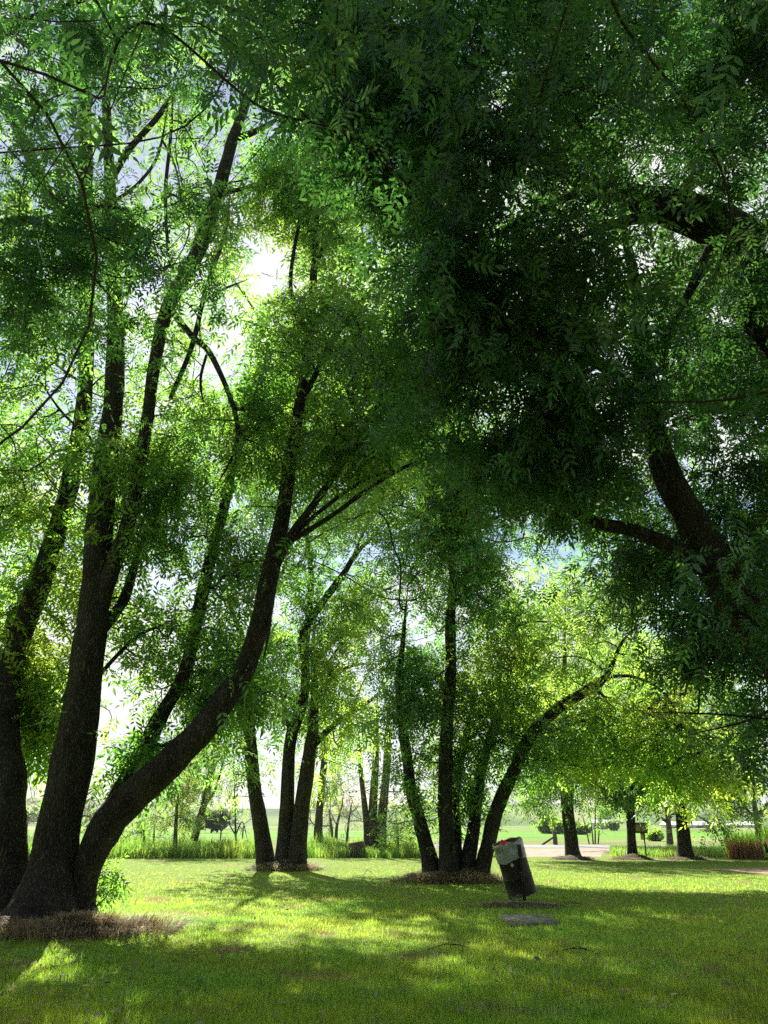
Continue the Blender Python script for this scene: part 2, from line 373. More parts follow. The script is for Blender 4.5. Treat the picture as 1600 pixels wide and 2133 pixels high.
    def sticks(nm, sel):
        if not sel.any(): return
        n = int(sel.sum()); k = np.arange(n)[:, None, None]*2*ns; j = np.arange(ns); f = np.stack([j, (j+1) % ns, ns+(j+1) % ns, ns+j], -1)[None]+k
        return mesh(nm, V[sel].reshape(-1, 3), f.reshape(-1, 4), M[twig], root, True)
    for c in ids[:40]: sticks('branch', ce == c)
    o_ = sticks('twigs', np.isin(ce, ids[40:]))
    if o_: o_['kind'] = 'stuff'
    # compound leaves
    T0, Q0 = TPL[tpl]; nv = len(T0)
    if per:
        ti = np.repeat(np.arange(len(TP)), per); ti = ti[rng.random(len(ti)) < np.array(TK)[ti]]; n = len(ti)
        tp = A[tipnode][ti]; ta = A[par[tipnode]][ti]; s = rng.random((n, 1))**.7
        o = ta+(tp-ta)*s+rng.normal(size=(n, 3))*jit*[1, 1, .8]
        td = tp-ta; td /= np.linalg.norm(td, axis=1)[:, None]+1e-9
        dr = rng.normal(size=(n, 3))*.75+td*.5; dr[:, 2] -= droop; dr /= np.linalg.norm(dr, axis=1)[:, None]
        up = rng.normal(size=(n, 3))*.55+[0, 0, 1.]; b2 = np.cross(up, dr); b2 /= np.linalg.norm(b2, axis=1)[:, None]+1e-9; up = np.cross(dr, b2)
        sc = size*rng.uniform(.5, 1.35, (n, 1))
        Rm = np.stack([dr*sc, b2*sc, up*sc], 1)
        V = np.einsum('vk,nkj->nvj', T0, Rm)+o[:, None]
        fq = Q0[None]+(np.arange(n)*nv)[:, None, None]
        mi = np.repeat(TM[ti], len(Q0)) if len(mats) > 1 else None
        mesh('crown', V.reshape(-1, 3), fq.reshape(-1, 4), [M[x] for x in mats], root, False, mi)
    return root

# ================================================================== THE TREES
DL = 12.6
tree('ash_tree', 'big dark multi-stemmed ash at the left edge with one stem leaning far right', [
    [(4, 1935, 12.6, 120), (10, 1850, 12.7, 92), (12, 1750, 12.7, 82), (10, 1650, 12.8, 80), (2, 1520, 12.9, 70), (35, 1350, 13.2, 44), (95, 1180, 13.5, 42), (145, 1010, 13.8, 38), (178, 800, 14, 30), (180, 520, 14, 30), (178, 300, 14, 28), (172, 60, 14, 18), (165, -200, 14, 10)],
    ['+', (0, 1560, 12.9, 44), (-70, 1400, 12.6, 36), (-150, 1150, 12.4, 28), (-200, 800, 12, 18), (-220, 400, 12, 8)],
    ['+', (110, 430, 13.4, 24), (60, 320, 13, 24), (20, 240, 13, 20), (-60, 120, 13, 8)],
    [(74, 1965, 12.2, 230), (90, 1900, 12.3, 150), (106, 1820, 12.4, 106), (120, 1720, 12.4, 86), (146, 1600, 12.4, 82), (167, 1480, 12.4, 73), (186, 1340, 12.4, 68), (198, 1230, 12.4, 62), (208, 1100, 12.5, 52), (222, 960, 12.6, 44), (238, 820, 12.6, 38), (240, 640, 12.6, 32), (234, 480, 12.6, 26), (225, 300, 12.6, 20), (218, 120, 12.6, 15), (210, -150, 12.6, 8)],
    ['+', (196, 1290, 12.4, 40), (232, 1190, 12.3, 36), (275, 1060, 12.2, 28), (303, 900, 12.1, 26), (322, 760, 12.1, 26), (350, 640, 12.1, 29), (405, 540, 12.2, 29), (448, 420, 12.3, 26), (482, 300, 12.4, 22), (520, 190, 12.5, 18), (548, 90, 12.6, 13), (580, -80, 12.7, 8)],
    ['+', (198, 1335, 12.5, 26), (228, 1290, 12.8, 24), (262, 1240, 13, 22), (300, 1120, 13.2, 14), (350, 1010, 13.4, 12), (420, 930, 13.6, 8)],
    ['+', (176, 1440, 12.5, 9), (280, 1330, 13, 8), (345, 1300, 13.1, 6), (390, 1270, 13.2, 4)],
    ['+', (240, 360, 12.6, 14), (270, 310, 12.7, 14), (335, 235, 12.8, 12), (390, 150, 13, 7)],
    ['+', (238, 420, 12.6, 8), (290, 380, 12.7, 7), (330, 320, 12.8, 6), (350, 220, 12.9, 4)],
    ['+', (350, 520, 12.4, 8), (345, 400, 12.6, 8), (356, 280, 12.7, 7), (362, 160, 12.8, 5)],
    ['+', (352, 640, 12.1, 14), (400, 700, 12, 13), (440, 740, 11.9, 12), (490, 860, 11.8, 10), (488, 940, 11.8, 8), (440, 1030, 11.8, 5)],
    ['+', (430, 740, 11.9, 6), (418, 790, 11.9, 6), (425, 850, 11.9, 3)],
    ['+', (405, 650, 12, 7), (450, 610, 11.9, 6), (520, 580, 11.8, 3)],
    ['+', (440, 440, 12.3, 9), (480, 400, 12.2, 9), (560, 385, 12.1, 6)],
    ['+', (490, 290, 12.4, 14), (540, 270, 12.4, 13), (590, 240, 12.4, 9)],
    ['+', (355, 830, 12.2, 9), (400, 720, 12.3, 11), (430, 600, 12.4, 10), (470, 480, 12.5, 8), (480, 380, 12.5, 6)],
    [(158, 1945, 12.5, 90), (165, 1880, 12.5, 66), (176, 1825, 12.45, 60), (192, 1780, 12.4, 64), (224, 1715, 12.4, 72), (285, 1650, 12.3, 66), (352, 1590, 12.2, 57), (430, 1510, 12.1, 50), (470, 1455, 12.1, 47), (506, 1400, 12.1, 44), (540, 1300, 12.1, 39), (562, 1200, 12.1, 36), (585, 1090, 12.1, 30), (602, 980, 12.1, 26), (622, 850, 12.1, 22), (645, 700, 12.1, 19), (655, 540, 12.2, 17), (662, 400, 12.3, 14), (668, 250, 12.4, 8)],
    ['+', (228, 1700, 12.6, 44), (275, 1610, 12.9, 38), (330, 1500, 13.1, 30), (385, 1400, 13.2, 26), (410, 1290, 13.3, 25), (440, 1160, 13.4, 23), (468, 1050, 13.5, 21), (488, 950, 13.6, 17), (510, 840, 13.7, 14), (530, 700, 13.8, 9)],
    ['+', (572, 1180, 12.1, 22), (610, 1110, 12, 19), (650, 1055, 12, 15), (690, 1000, 12, 13), (722, 955, 12, 11), (740, 860, 12, 8)],
    ['+', (600, 1130, 12.1, 12), (690, 1075, 11.9, 10), (780, 1010, 11.7, 9), (860, 965, 11.6, 8), (950, 938, 11.5, 6)],
    ['+', (600, 1130, 12.1, 9), (660, 1070, 12, 9), (760, 1000, 11.9, 8), (840, 975, 11.8, 7), (960, 930, 11.7, 5)],
    ['+', (622, 850, 12.1, 13), (700, 700, 12, 12), (760, 620, 12, 9), (820, 540, 11.9, 5)],
    ['+', (655, 560, 12.2, 10), (690, 480, 12.2, 9), (740, 380, 12.2, 6)],
    ['+', (560, 1240, 12.1, 9), (562, 1300, 12, 8), (548, 1380, 11.9, 4)],
    ['+', (640, 700, 12.1, 9), (606, 600, 12.1, 9), (620, 480, 12.1, 7), (640, 380, 12.1, 5)],
], [
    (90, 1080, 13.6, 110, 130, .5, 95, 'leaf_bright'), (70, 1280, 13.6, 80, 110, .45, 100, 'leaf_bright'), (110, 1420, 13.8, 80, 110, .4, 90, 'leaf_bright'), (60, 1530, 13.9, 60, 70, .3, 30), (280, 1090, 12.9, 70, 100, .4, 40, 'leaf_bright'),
    (-120, 1200, 13, 110, 280, 1, 60),
    (110, 820, 12.4, 140, 160, 1.1, 90, 'leaf', .5), (240, 720, 12.2, 130, 140, 1, 70, 'leaf', .45), (330, 860, 12.3, 90, 110, .9, 34), (60, 650, 12.4, 90, 90, 1, 40),
    (310, 1130, 12.7, 90, 100, .8, 50), (360, 1010, 12.8, 80, 60, .7, 30), (450, 1260, 13.6, 60, 110, .3, 60), (470, 1080, 13.3, 60, 70, .6, 24), (350, 1280, 13.6, 60, 60, .6, 14),
    (370, 1430, 13.0, 120, 75, .6, 120), (300, 1500, 13.0, 80, 70, .5, 60), (460, 1380, 12.9, 60, 60, .5, 36), (240, 1560, 13, 36, 60, .4, 6),
    (590, 740, 12.0, 90, 110, 1.1, 80), (570, 860, 12.2, 80, 90, 1, 50), (690, 820, 11.9, 120, 110, 1.2, 80), (650, 940, 12, 130, 60, 1, 46), (620, 650, 12, 60, 60, .8, 20),
    (780, 700, 11.6, 100, 150, 1.2, 80), (850, 810, 11.4, 100, 80, 1, 70),
    (620, 420, 12.3, 90, 90, .8, 52), (700, 300, 12.2, 90, 120, .9, 70), (560, 340, 12.4, 50, 60, .5, 18), (730, 520, 12.1, 70, 90, .7, 34), (470, 480, 12.3, 45, 60, .6, 18),
    (130, 330, 13.6, 150, 110, 1, 40), (330, 250, 13.2, 120, 130, 1, 36), (380, 400, 12.8, 100, 70, .9, 36), (450, 200, 12.8, 80, 120, .9, 34), (60, 480, 13.4, 90, 70, 1, 26), (260, 420, 13, 60, 60, .8, 20),
    (200, 60, 13.6, 200, 130, 1.4, 66), (480, 40, 12.8, 160, 110, 1.2, 60), (150, -250, 13.6, 300, 180, 2, 90), (560, -250, 12.8, 260, 200, 2, 90), (640, 100, 12.4, 90, 110, 1, 36),
    (735, 930, 11.8, 60, 55, .5, 18), (850, 965, 11.6, 70, 40, .4, 16), (600, 1080, 12, 60, 50, .5, 18), (520, 960, 12.2, 40, 60, .5, 16), (550, 1200, 12.4, 50, 30, .4, 8),
    (300, 480, 14.8, 330, 440, .8, 130, 'leaf'), (120, 1050, 14, 200, 260, .5, 80, 'leaf'), (380, 900, 14, 180, 260, .5, 70, 'leaf'), (640, 520, 12.6, 120, 260, 1, 70, 'leaf'), (120, 900, 13.4, 180, 200, .8, 60, 'leaf'), (230, 930, 12.0, 60, 90, .5, 24), (400, 780, 13.6, 60, 120, .6, 14, 'leaf_bright'), (300, 1230, 13.4, 90, 90, .6, 30, 'leaf'), (480, 1170, 13.2, 60, 60, .5, 26), (580, 480, 12.6, 60, 60, .5, 16, 'leaf_bright'),
], seed=11, leaf='leaf', size=.32, per=9, jit=.24, sag=.06, mul=1.5, tipr=.0075, holes=((475, 730, 58, 125), (580, 565, 62, 84), (290, 340, 95, 100), (560, 260, 52, 70), (140, 290, 65, 50), (330, 1210, 60, 60), (480, 1020, 34, 45), (440, 180, 45, 60), (130, 1010, 30, 45), (330, 170, 40, 60), (240, 1560, 50, 90), (560, 1010, 30, 30), (190, 640, 22, 90)))

# the ash whose trunk stands just outside the right edge
tree('ash_tree', 'dark spreading ash with its trunk just off the right edge, overhanging the whole view', [
    [(1930, 2080, 8.6, 300), (1880, 1850, 8.6, 230), (1800, 1620, 8.5, 190), (1690, 1440, 8.4, 140), (1590, 1320, 8.3, 112), (1510, 1215, 8.2, 88), (1450, 1100, 8.1, 74), (1398, 1010, 8, 68), (1362, 900, 7.9, 54), (1340, 780, 7.8, 50), (1330, 640, 7.6, 40), (1300, 480, 7.4, 30), (1260, 300, 7.2, 22)],
    ['+', (1470, 1180, 8.1, 48), (1400, 1140, 8, 40), (1320, 1105, 8, 30), (1230, 1085, 8, 26), (1160, 1040, 7.9, 22), (1100, 1005, 7.8, 17), (1020, 960, 7.6, 8)],
    ['+', (1350, 840, 7.8, 30), (1250, 760, 7.3, 26), (1120, 700, 6.9, 20), (980, 660, 6.6, 12)],
    ['+', (1790, 1600, 8.5, 150), (1800, 1300, 8.2, 140), (1790, 1000, 7.8, 135), (1740, 760, 7.3, 130), (1650, 590, 6.9, 125), (1540, 500, 6.6, 110), (1440, 450, 6.4, 92), (1340, 415, 6.2, 66), (1240, 390, 6, 44), (1130, 330, 5.8, 30), (1000, 240, 5.6, 24), (860, 160, 5.5, 26), (740, 125, 5.5, 30), (620, 85, 5.5, 30), (540, 45, 5.5, 26), (450, 5, 5.5, 18), (330, -60, 5.5, 8)],
    ['+', (1600, 540, 6.8, 60), (1560, 640, 7, 50), (1590, 700, 7.2, 45), (1680, 820, 7.4, 30)],
    ['+', (1500, 490, 6.5, 40), (1440, 600, 6.6, 22), (1390, 700, 6.7, 16), (1380, 800, 6.7, 8)],
    ['+', (1430, 450, 6.4, 30), (1330, 455, 6.3, 26), (1240, 480, 6.2, 16), (1140, 520, 6, 8)],
    ['+', (1240, 390, 6, 20), (1160, 420, 5.8, 16), (1050, 480, 5.6, 12), (960, 520, 5.5, 6)],
    ['+', (980, 830, 8.2, 6), (956, 890, 8.2, 7), (958, 960, 8.2, 7), (975, 1010, 8.2, 4)],
    ['+', (1620, 1500, 8.2, 6), (1500, 1488, 8, 5), (1360, 1484, 7.9, 4)],
    ['+', (1640, 1460, 8.2, 6), (1560, 1500, 8, 5), (1440, 1530, 7.8, 4)],
], [
    (1000, 120, 5.4, 220, 190, 1.1, 120), (1250, 150, 5.6, 200, 190, 1.1, 110), (1480, 160, 5.8, 190, 180, 1.1, 100), (840, 320, 5.2, 140, 180, .8, 95), (1050, 430, 5.4, 190, 160, 1, 115),
    (930, 560, 5.4, 120, 120, .7, 90), (1200, 640, 6.4, 200, 120, 1, 68), (1110, 790, 6.6, 190, 130, 1, 78), (950, 720, 6.2, 110, 120, .8, 60), (1330, 760, 7.6, 180, 130, 1, 80),
    (1180, 920, 6.6, 150, 90, .8, 100), (1060, 940, 7, 90, 80, .6, 50), (1420, 860, 9, 120, 80, .8, 50), (1540, 790, 9, 110, 110, .8, 60), (1540, 1060, 9.4, 110, 80, .8, 60), (1450, 620, 8.4, 110, 90, .8, 28),
    (1300, 1050, 8.8, 130, 60, .7, 40), (1350, 1170, 9, 110, 70, .7, 56), (1500, 1180, 9.6, 130, 110, .8, 110), (1570, 1340, 9.4, 90, 120, .8, 90), (1450, 1330, 9.4, 70, 100, .6, 56), (1560, 1560, 8.4, 60, 50, .5, 12),
    (700, 60, 5.0, 140, 90, .7, 70), (760, 200, 5, 100, 110, .6, 60), (1150, 1060, 8.2, 70, 40, .5, 14),
    (1540, 330, 5.6, 100, 60, .6, 20), (1600, 900, 7.6, 60, 60, .6, 20),
    (1100, 250, 9, 300, 330, 1.6, 100), (1450, 250, 9.5, 260, 300, 1.6, 150), (1250, 650, 9.5, 300, 180, 1.4, 50), (900, 300, 8, 120, 250, 1.2, 40), (1500, 700, 10, 180, 350, 1.2, 110),
    (1250, 60, 7.5, 500, 120, 1, 60), (1400, 600, 7.6, 180, 120, .8, 40),
    (1570, 430, 6.0, 90, 80, .4, 26), (1560, 580, 6.6, 70, 60, .4, 14), (1560, 960, 8.6, 90, 70, .5, 36), (1550, 1230, 7.5, 90, 110, .4, 34), (1560, 640, 9, 80, 80, .6, 40), (1560, 60, 7, 150, 120, .8, 50),
    ('w', 1.5, 1.5, 6.5, 5, 3.5, 1.2, 260), ('w', 0, -4, 6.5, 8, 4, 2.2, 420), ('w', 5, 2, 4.5, 2, 4, 1.5, 120), ('w', 3, -9, 5, 10, 3, 4, 420), (1560, 40, 5.2, 120, 100, .6, 60),  # 'w' blobs: unseen canopy above and behind the camera, added to block sky light
    (1200, -200, 5.6, 500, 240, 1.8, 260), (900, -60, 7, 500, 160, 1.2, 120), (1750, 400, 6, 150, 500, 1.5, 120), (1750, 1100, 8.4, 140, 260, 1, 60),
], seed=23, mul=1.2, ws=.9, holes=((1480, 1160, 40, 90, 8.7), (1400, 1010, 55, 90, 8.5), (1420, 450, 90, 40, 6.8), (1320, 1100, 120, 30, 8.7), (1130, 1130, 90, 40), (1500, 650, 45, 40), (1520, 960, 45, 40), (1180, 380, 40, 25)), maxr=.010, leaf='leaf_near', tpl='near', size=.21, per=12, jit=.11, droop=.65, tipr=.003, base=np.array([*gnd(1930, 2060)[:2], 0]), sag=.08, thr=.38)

# the ash whose trunk stands outside the left edge, nearer to the viewer
tree('ash_tree', 'pale-leaved ash hanging into the top left corner, its trunk outside the left edge', [
    [(-520, 2300, 6.6, 260), (-510, 1900, 6.6, 190), (-480, 1400, 6.7, 160), (-430, 900, 6.8, 130), (-350, 500, 6.9, 90), (-230, 250, 7, 60), (-60, 100, 7, 40), (120, 20, 6.8, 24), (300, -40, 6.6, 10)],
    ['+', (-430, 880, 6.8, 60), (-260, 640, 6.9, 40), (-80, 500, 7, 26), (80, 460, 7, 18), (160, 540, 6.9, 12), (250, 640, 6.8, 6)],
    ['+', (80, 460, 7, 14), (180, 430, 6.9, 10), (300, 440, 6.8, 5)],
], [
    (60, 90, 6.6, 170, 100, .6, 60), (260, 70, 6.4, 130, 80, .6, 40), (420, 60, 6.2, 100, 60, .5, 20), (30, 200, 6.6, 80, 80, .5, 24),
    (110, 470, 6.8, 160, 90, .9, 50), (260, 530, 6.8, 130, 90, .9, 46), (60, 600, 6.9, 120, 80, .9, 34), (180, 390, 6.7, 80, 60, .7, 16), (340, 520, 6.7, 80, 80, .7, 20),
    (-250, 500, 6.8, 200, 300, 1, 60), (0, -160, 6.4, 350, 130, 1, 60),
    ('w', -5, 1, 6, 2.5, 5, 2, 160), ('w', -7, -6, 5, 3, 4, 3, 120),  # unseen foliage beside and behind the camera, added to darken the near crowns
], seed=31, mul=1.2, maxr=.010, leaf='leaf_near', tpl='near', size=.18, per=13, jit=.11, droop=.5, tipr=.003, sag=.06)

# three-stemmed ash in the middle
dA = 27.2
tree('ash_tree', 'three-stemmed ash in the sun at mid lawn, left of the four-stemmed one', [
    [(556, 1815, dA, 62), (549, 1760, dA, 48), (538, 1690, dA, 42), (527, 1610, dA, 38), (520, 1530, dA, 38), (514, 1460, dA, 40), (520, 1400, dA, 36), (505, 1330, dA, 20), (480, 1260, dA, 14), (460, 1150, dA, 7)],
    ['+', (520, 1440, dA, 22), (545, 1380, dA, 14), (560, 1300, dA, 10), (575, 1200, dA, 5)],
    [(590, 1812, dA-.3, 66), (592, 1760, dA-.3, 50), (598, 1680, dA-.3, 42), (600, 1600, dA-.3, 38), (608, 1530, dA-.3, 34), (632, 1460, dA-.3, 30), (636, 1390, dA-.3, 28), (630, 1320, dA-.3, 28), (668, 1260, dA-.3, 24), (712, 1200, dA-.3, 20), (745, 1150, dA-.3, 17), (790, 1110, dA-.3, 12), (860, 1080, dA, 6)],
    ['+', (634, 1380, dA, 24), (642, 1290, dA, 22), (648, 1200, dA, 18), (640, 1100, dA, 12), (655, 950, dA, 8)],
    ['+', (602, 1520, dA, 12), (585, 1440, dA, 10), (560, 1380, dA, 7), (530, 1340, dA, 4)],
    ['+', (700, 1210, dA, 10), (730, 1170, dA, 9), (770, 1080, dA, 8), (810, 1000, dA, 4)],
    [(618, 1810, dA-.5, 64), (622, 1750, dA-.5, 50), (630, 1680, dA-.5, 44), (640, 1600, dA-.5, 40), (652, 1520, dA-.5, 32), (655, 1430, dA-.5, 22), (652, 1350, dA, 18), (660, 1250, dA, 10)],
    ['+', (645, 1560, dA-.5, 24), (675, 1530, dA-.5, 20), (715, 1495, dA-.5, 16), (770, 1460, dA-.5, 12), (820, 1420, dA-.5, 5)],
    ['+', (656, 1450, dA-.3, 14), (700, 1405, dA-.3, 12), (740, 1385, dA-.3, 10), (790, 1382, dA-.3, 5)],
    ['+', (650, 1390, dA, 16), (700, 1330, dA, 14), (735, 1310, dA, 18), (760, 1260, dA, 14), (800, 1230, dA, 9), (850, 1210, dA, 4)],
], [
    (700, 1060, dA, 110, 70, 1.6, 56), (600, 1130, dA, 90, 80, 1.4, 46), (790, 1160, dA, 80, 90, 1.4, 32), (660, 1210, dA, 80, 60, 1.2, 34), (600, 1290, dA, 70, 60, 1.2, 36),
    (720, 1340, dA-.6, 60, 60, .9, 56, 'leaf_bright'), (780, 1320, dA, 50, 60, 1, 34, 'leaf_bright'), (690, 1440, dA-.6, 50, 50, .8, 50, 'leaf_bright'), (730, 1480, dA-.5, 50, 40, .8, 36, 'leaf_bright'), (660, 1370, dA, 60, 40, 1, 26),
    (560, 1400, dA, 60, 60, 1, 40), (500, 1500, dA, 40, 60, .8, 26), (510, 1620, dA, 20, 60, .5, 14), (590, 1480, dA, 30, 50, .6, 18), (480, 1350, dA, 50, 60, 1, 26),
    (850, 970, dA, 90, 70, 1.4, 90, 'leaf_bright'), (900, 920, dA, 60, 40, 1, 40, 'leaf_bright'), (520, 1050, dA, 70, 80, 1.2, 30), (650, 800, dA, 250, 150, 2.5, 70), (450, 900, dA, 150, 150, 2.5, 20),
    (520, 620, dA+1, 60, 60, 1.4, 26, 'leaf_bright'), (480, 540, dA+1, 60, 60, 1.4, 20, 'leaf_bright'), (700, 470, dA, 90, 130, 2, 40),
    ('w', -2.5, 25.5, 14, 3, 2, 1.6, 80), ('w', -1.8, 22.6, 11, 3, 1.4, 1.2, 50), ('w', -3.4, 27, 17, 4, 2.5, 3, 130), ('w', .5, 26, 15, 3, 2, 2, 80),
    (590, 930, dA, 120, 110, 2, 90), (560, 820, dA, 120, 100, 2, 70), (700, 880, dA, 100, 90, 2, 60), (760, 1240, dA, 70, 60, 1.2, 40), (640, 1470, dA+.4, 60, 70, .8, 34), (560, 1200, dA, 70, 70, 1.2, 40), (700, 1560, dA, 50, 40, .6, 12, 'leaf_bright'),
], seed=41, mul=1.4, bare=.4, holes=((475, 720, 70, 140), (580, 560, 62, 90), (560, 410, 50, 60)), ws=.69, leaf='leaf', size=.43, per=8, jit=.36, tipr=.011, clump=.6, minr=.006, sag=.0)

# four-stemmed ash behind the rubbish drum
dB = 21.8
tree('ash_tree', 'dark ash with four or five stems fanning out beside the tilted rubbish drum', [
    [(905, 1832, dB, 66), (893, 1780, dB, 46), (876, 1720, dB, 40), (858, 1650, dB, 36), (848, 1580, dB, 32), (838, 1500, dB, 28), (832, 1420, dB, 24), (840, 1330, dB, 18), (850, 1220, dB, 10)],
    [(938, 1842, dB-.3, 84), (933, 1780, dB-.3, 54), (928, 1700, dB-.3, 48), (927, 1620, dB-.3, 44), (930, 1540, dB-.3, 40), (935, 1460, dB-.3, 36), (940, 1390, dB-.3, 34), (938, 1300, dB-.3, 30), (945, 1200, dB-.3, 26), (950, 1080, dB-.3, 20), (955, 950, dB-.3, 12), (960, 820, dB-.3, 6)],
    ['+', (948, 1830, dB, 50), (950, 1740, dB+.3, 34), (948, 1650, dB+.5, 30), (965, 1560, dB+.6, 24), (985, 1470, dB+.7, 18), (1000, 1350, dB+.7, 12)],
    [(965, 1838, dB, 62), (978, 1775, dB, 42), (990, 1700, dB+.2, 36), (1000, 1620, dB+.4, 30), (1020, 1540, dB+.5, 24), (1050, 1450, dB+.6, 18), (1062, 1390, dB+.6, 20), (1095, 1375, dB+.6, 14), (1150, 1380, dB+.6, 6)],
    [(998, 1838, dB-.2, 64), (1012, 1780, dB-.2, 46), (1028, 1710, dB-.2, 44), (1050, 1650, dB-.2, 40), (1078, 1590, dB-.3, 36), (1100, 1540, dB-.4, 34), (1125, 1510, dB-.5, 32), (1170, 1470, dB-.7, 30), (1220, 1440, dB-.9, 27), (1262, 1410, dB-1, 22), (1285, 1360, dB-1.1, 16), (1310, 1320, dB-1.2, 12), (1370, 1290, dB-1.4, 6)],
    ['+', (1055, 1640, dB-.2, 12), (1080, 1620, dB, 9), (1120, 1618, dB, 5)],
    ['+', (1262, 1410, dB-1, 12), (1320, 1410, dB-1.2, 10), (1380, 1440, dB-1.4, 7), (1420, 1500, dB-1.5, 4)],
], [
    (950, 1060, dB, 80, 90, 1.2, 130), (950, 1210, dB-.2, 90, 80, 1.2, 120), (880, 1130, dB, 70, 80, 1, 44), (1020, 1110, dB, 70, 90, 1, 40), (960, 950, dB, 90, 70, 1.2, 60),
    (930, 1330, dB-.2, 90, 70, 1, 80), (840, 1390, dB, 70, 90, 1, 44), (820, 1490, dB, 50, 70, .8, 26), (1000, 1400, dB, 90, 80, .6, 40, 'leaf_bright'), (880, 1500, dB+.3, 50, 80, .7, 44), (990, 1530, dB+.5, 60, 80, .8, 66), (970, 1640, dB+.6, 50, 60, .6, 46), (890, 1620, dB+.4, 30, 60, .5, 24), (1060, 1500, dB+.4, 50, 70, .5, 34, 'leaf_bright'), (830, 1640, dB+.2, 26, 40, .4, 10),
    (870, 1290, dB, 60, 50, .8, 24), (1040, 1250, dB, 50, 60, .8, 24), (1060, 1340, dB, 50, 40, .8, 24, 'leaf_bright'), (1120, 1290, dB, 60, 40, 1, 20, 'leaf_bright'),
    (1090, 1450, dB, 80, 50, .5, 26, 'leaf_bright'), (1150, 1560, dB-.2, 60, 50, .5, 34), (1080, 1590, dB, 40, 40, .5, 20), (1200, 1390, dB-.6, 60, 40, .4, 20, 'leaf_bright'),
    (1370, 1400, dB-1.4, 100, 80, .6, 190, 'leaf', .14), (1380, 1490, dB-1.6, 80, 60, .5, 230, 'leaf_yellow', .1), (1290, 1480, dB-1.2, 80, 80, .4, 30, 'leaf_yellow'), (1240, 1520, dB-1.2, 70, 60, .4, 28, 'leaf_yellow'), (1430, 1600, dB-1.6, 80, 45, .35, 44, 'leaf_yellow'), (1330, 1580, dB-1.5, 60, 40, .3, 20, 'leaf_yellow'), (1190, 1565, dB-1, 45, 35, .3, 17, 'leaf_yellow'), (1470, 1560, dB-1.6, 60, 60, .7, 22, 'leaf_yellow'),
    ('w', 1, 21, 10.3, 3, 2, 1.8, 90), ('w', 4.2, 21.5, 11, 3, 2, 2, 100), ('w', 6.5, 21.5, 9.5, 2.4, 2, 1.6, 40),
    (900, 760, dB, 140, 130, 1.8, 60), (1000, 560, dB, 200, 160, 2.2, 60),
], seed=53, mul=1.6, bare=.1, holes=((1240, 1700, 130, 90), (1110, 1700, 80, 62), (1350, 1720, 60, 62), (1180, 1650, 60, 40)), ws=.68, leaf='leaf', size=.36, per=9, jit=.36, tipr=.0085, clump=.7, minr=.005, sag=.0)

# the row of three at the far side of the lawn
dR = 35.0
tree('ash_tree', 'tall bright-topped ash on the left of the row of three across the lawn', [
    [(1197, 1797, dR, 74), (1192, 1775, dR, 52), (1188, 1740, dR, 44), (1183, 1700, dR, 40), (1180, 1650, dR, 38), (1178, 1600, dR, 34), (1176, 1500, dR, 26), (1176, 1400, dR, 18), (1178, 1250, dR, 8)],
    ['+', (1178, 1640, dR, 20), (1130, 1580, dR, 14), (1080, 1520, dR, 8)], ['+', (1178, 1620, dR, 18), (1230, 1560, dR, 12), (1280, 1480, dR, 6)],
], [
    (1150, 1430, dR, 60, 50, 1.4, 24, 'leaf_bright'),
    (1120, 1540, dR-.5, 70, 70, 1.5, 90), (1220, 1560, dR-.5, 70, 60, 1.5, 80), (1160, 1620, dR-.5, 70, 35, 1.2, 66), (1110, 1680, dR-.5, 25, 25, .6, 10), (1270, 1660, dR-.5, 40, 25, .8, 22), (1060, 1440, dR, 40, 60, 1, 30),
], seed=61, holes=((1240, 1735, 300, 52),), mul=1.5, ws=.6, size=.40, per=10, jit=.3, tipr=.008, clump=.5, minr=.01, group='three ashes in a row across the lawn', sag=0)
dT = 54.
tree('poplar_tree', 'tall fresh green sunlit tree rising behind the row of three', [
    [(1190, 1762, dT, 24), (1188, 1700, dT, 20), (1186, 1600, dT, 17), (1180, 1480, dT, 13), (1176, 1350, dT, 8), (1178, 1230, dT, 4)], ['+', (1184, 1560, dT, 9), (1130, 1450, dT, 6), (1100, 1340, dT, 3)], ['+', (1184, 1540, dT, 9), (1240, 1430, dT, 6), (1290, 1330, dT, 3)],
], [
    (1180, 1225, dT, 60, 40, 1.6, 60), (1110, 1300, dT, 60, 60, 1.6, 70), (1200, 1310, dT-1, 80, 60, 1.4, 90), (1290, 1290, dT, 60, 70, 1.6, 70), (1150, 1400, dT-1, 80, 50, 1.4, 80), (1280, 1400, dT-1, 80, 60, 1.6, 80), (1090, 1420, dT, 60, 60, 1.6, 50), (1340, 1230, dT, 50, 50, 1.6, 40), (1200, 1490, dT-1, 100, 40, 1.6, 70), (1350, 1360, dT, 60, 70, 1.6, 60), (1380, 1470, dT, 60, 60, 1.6, 50), (1080, 1250, dT, 40, 50, 1.5, 26),
], seed=65, leaf='leaf_bright', size=.55, per=9, jit=.4, tipr=.01, clump=.4, minr=.012, sag=0, mul=1.3, ws=.8)
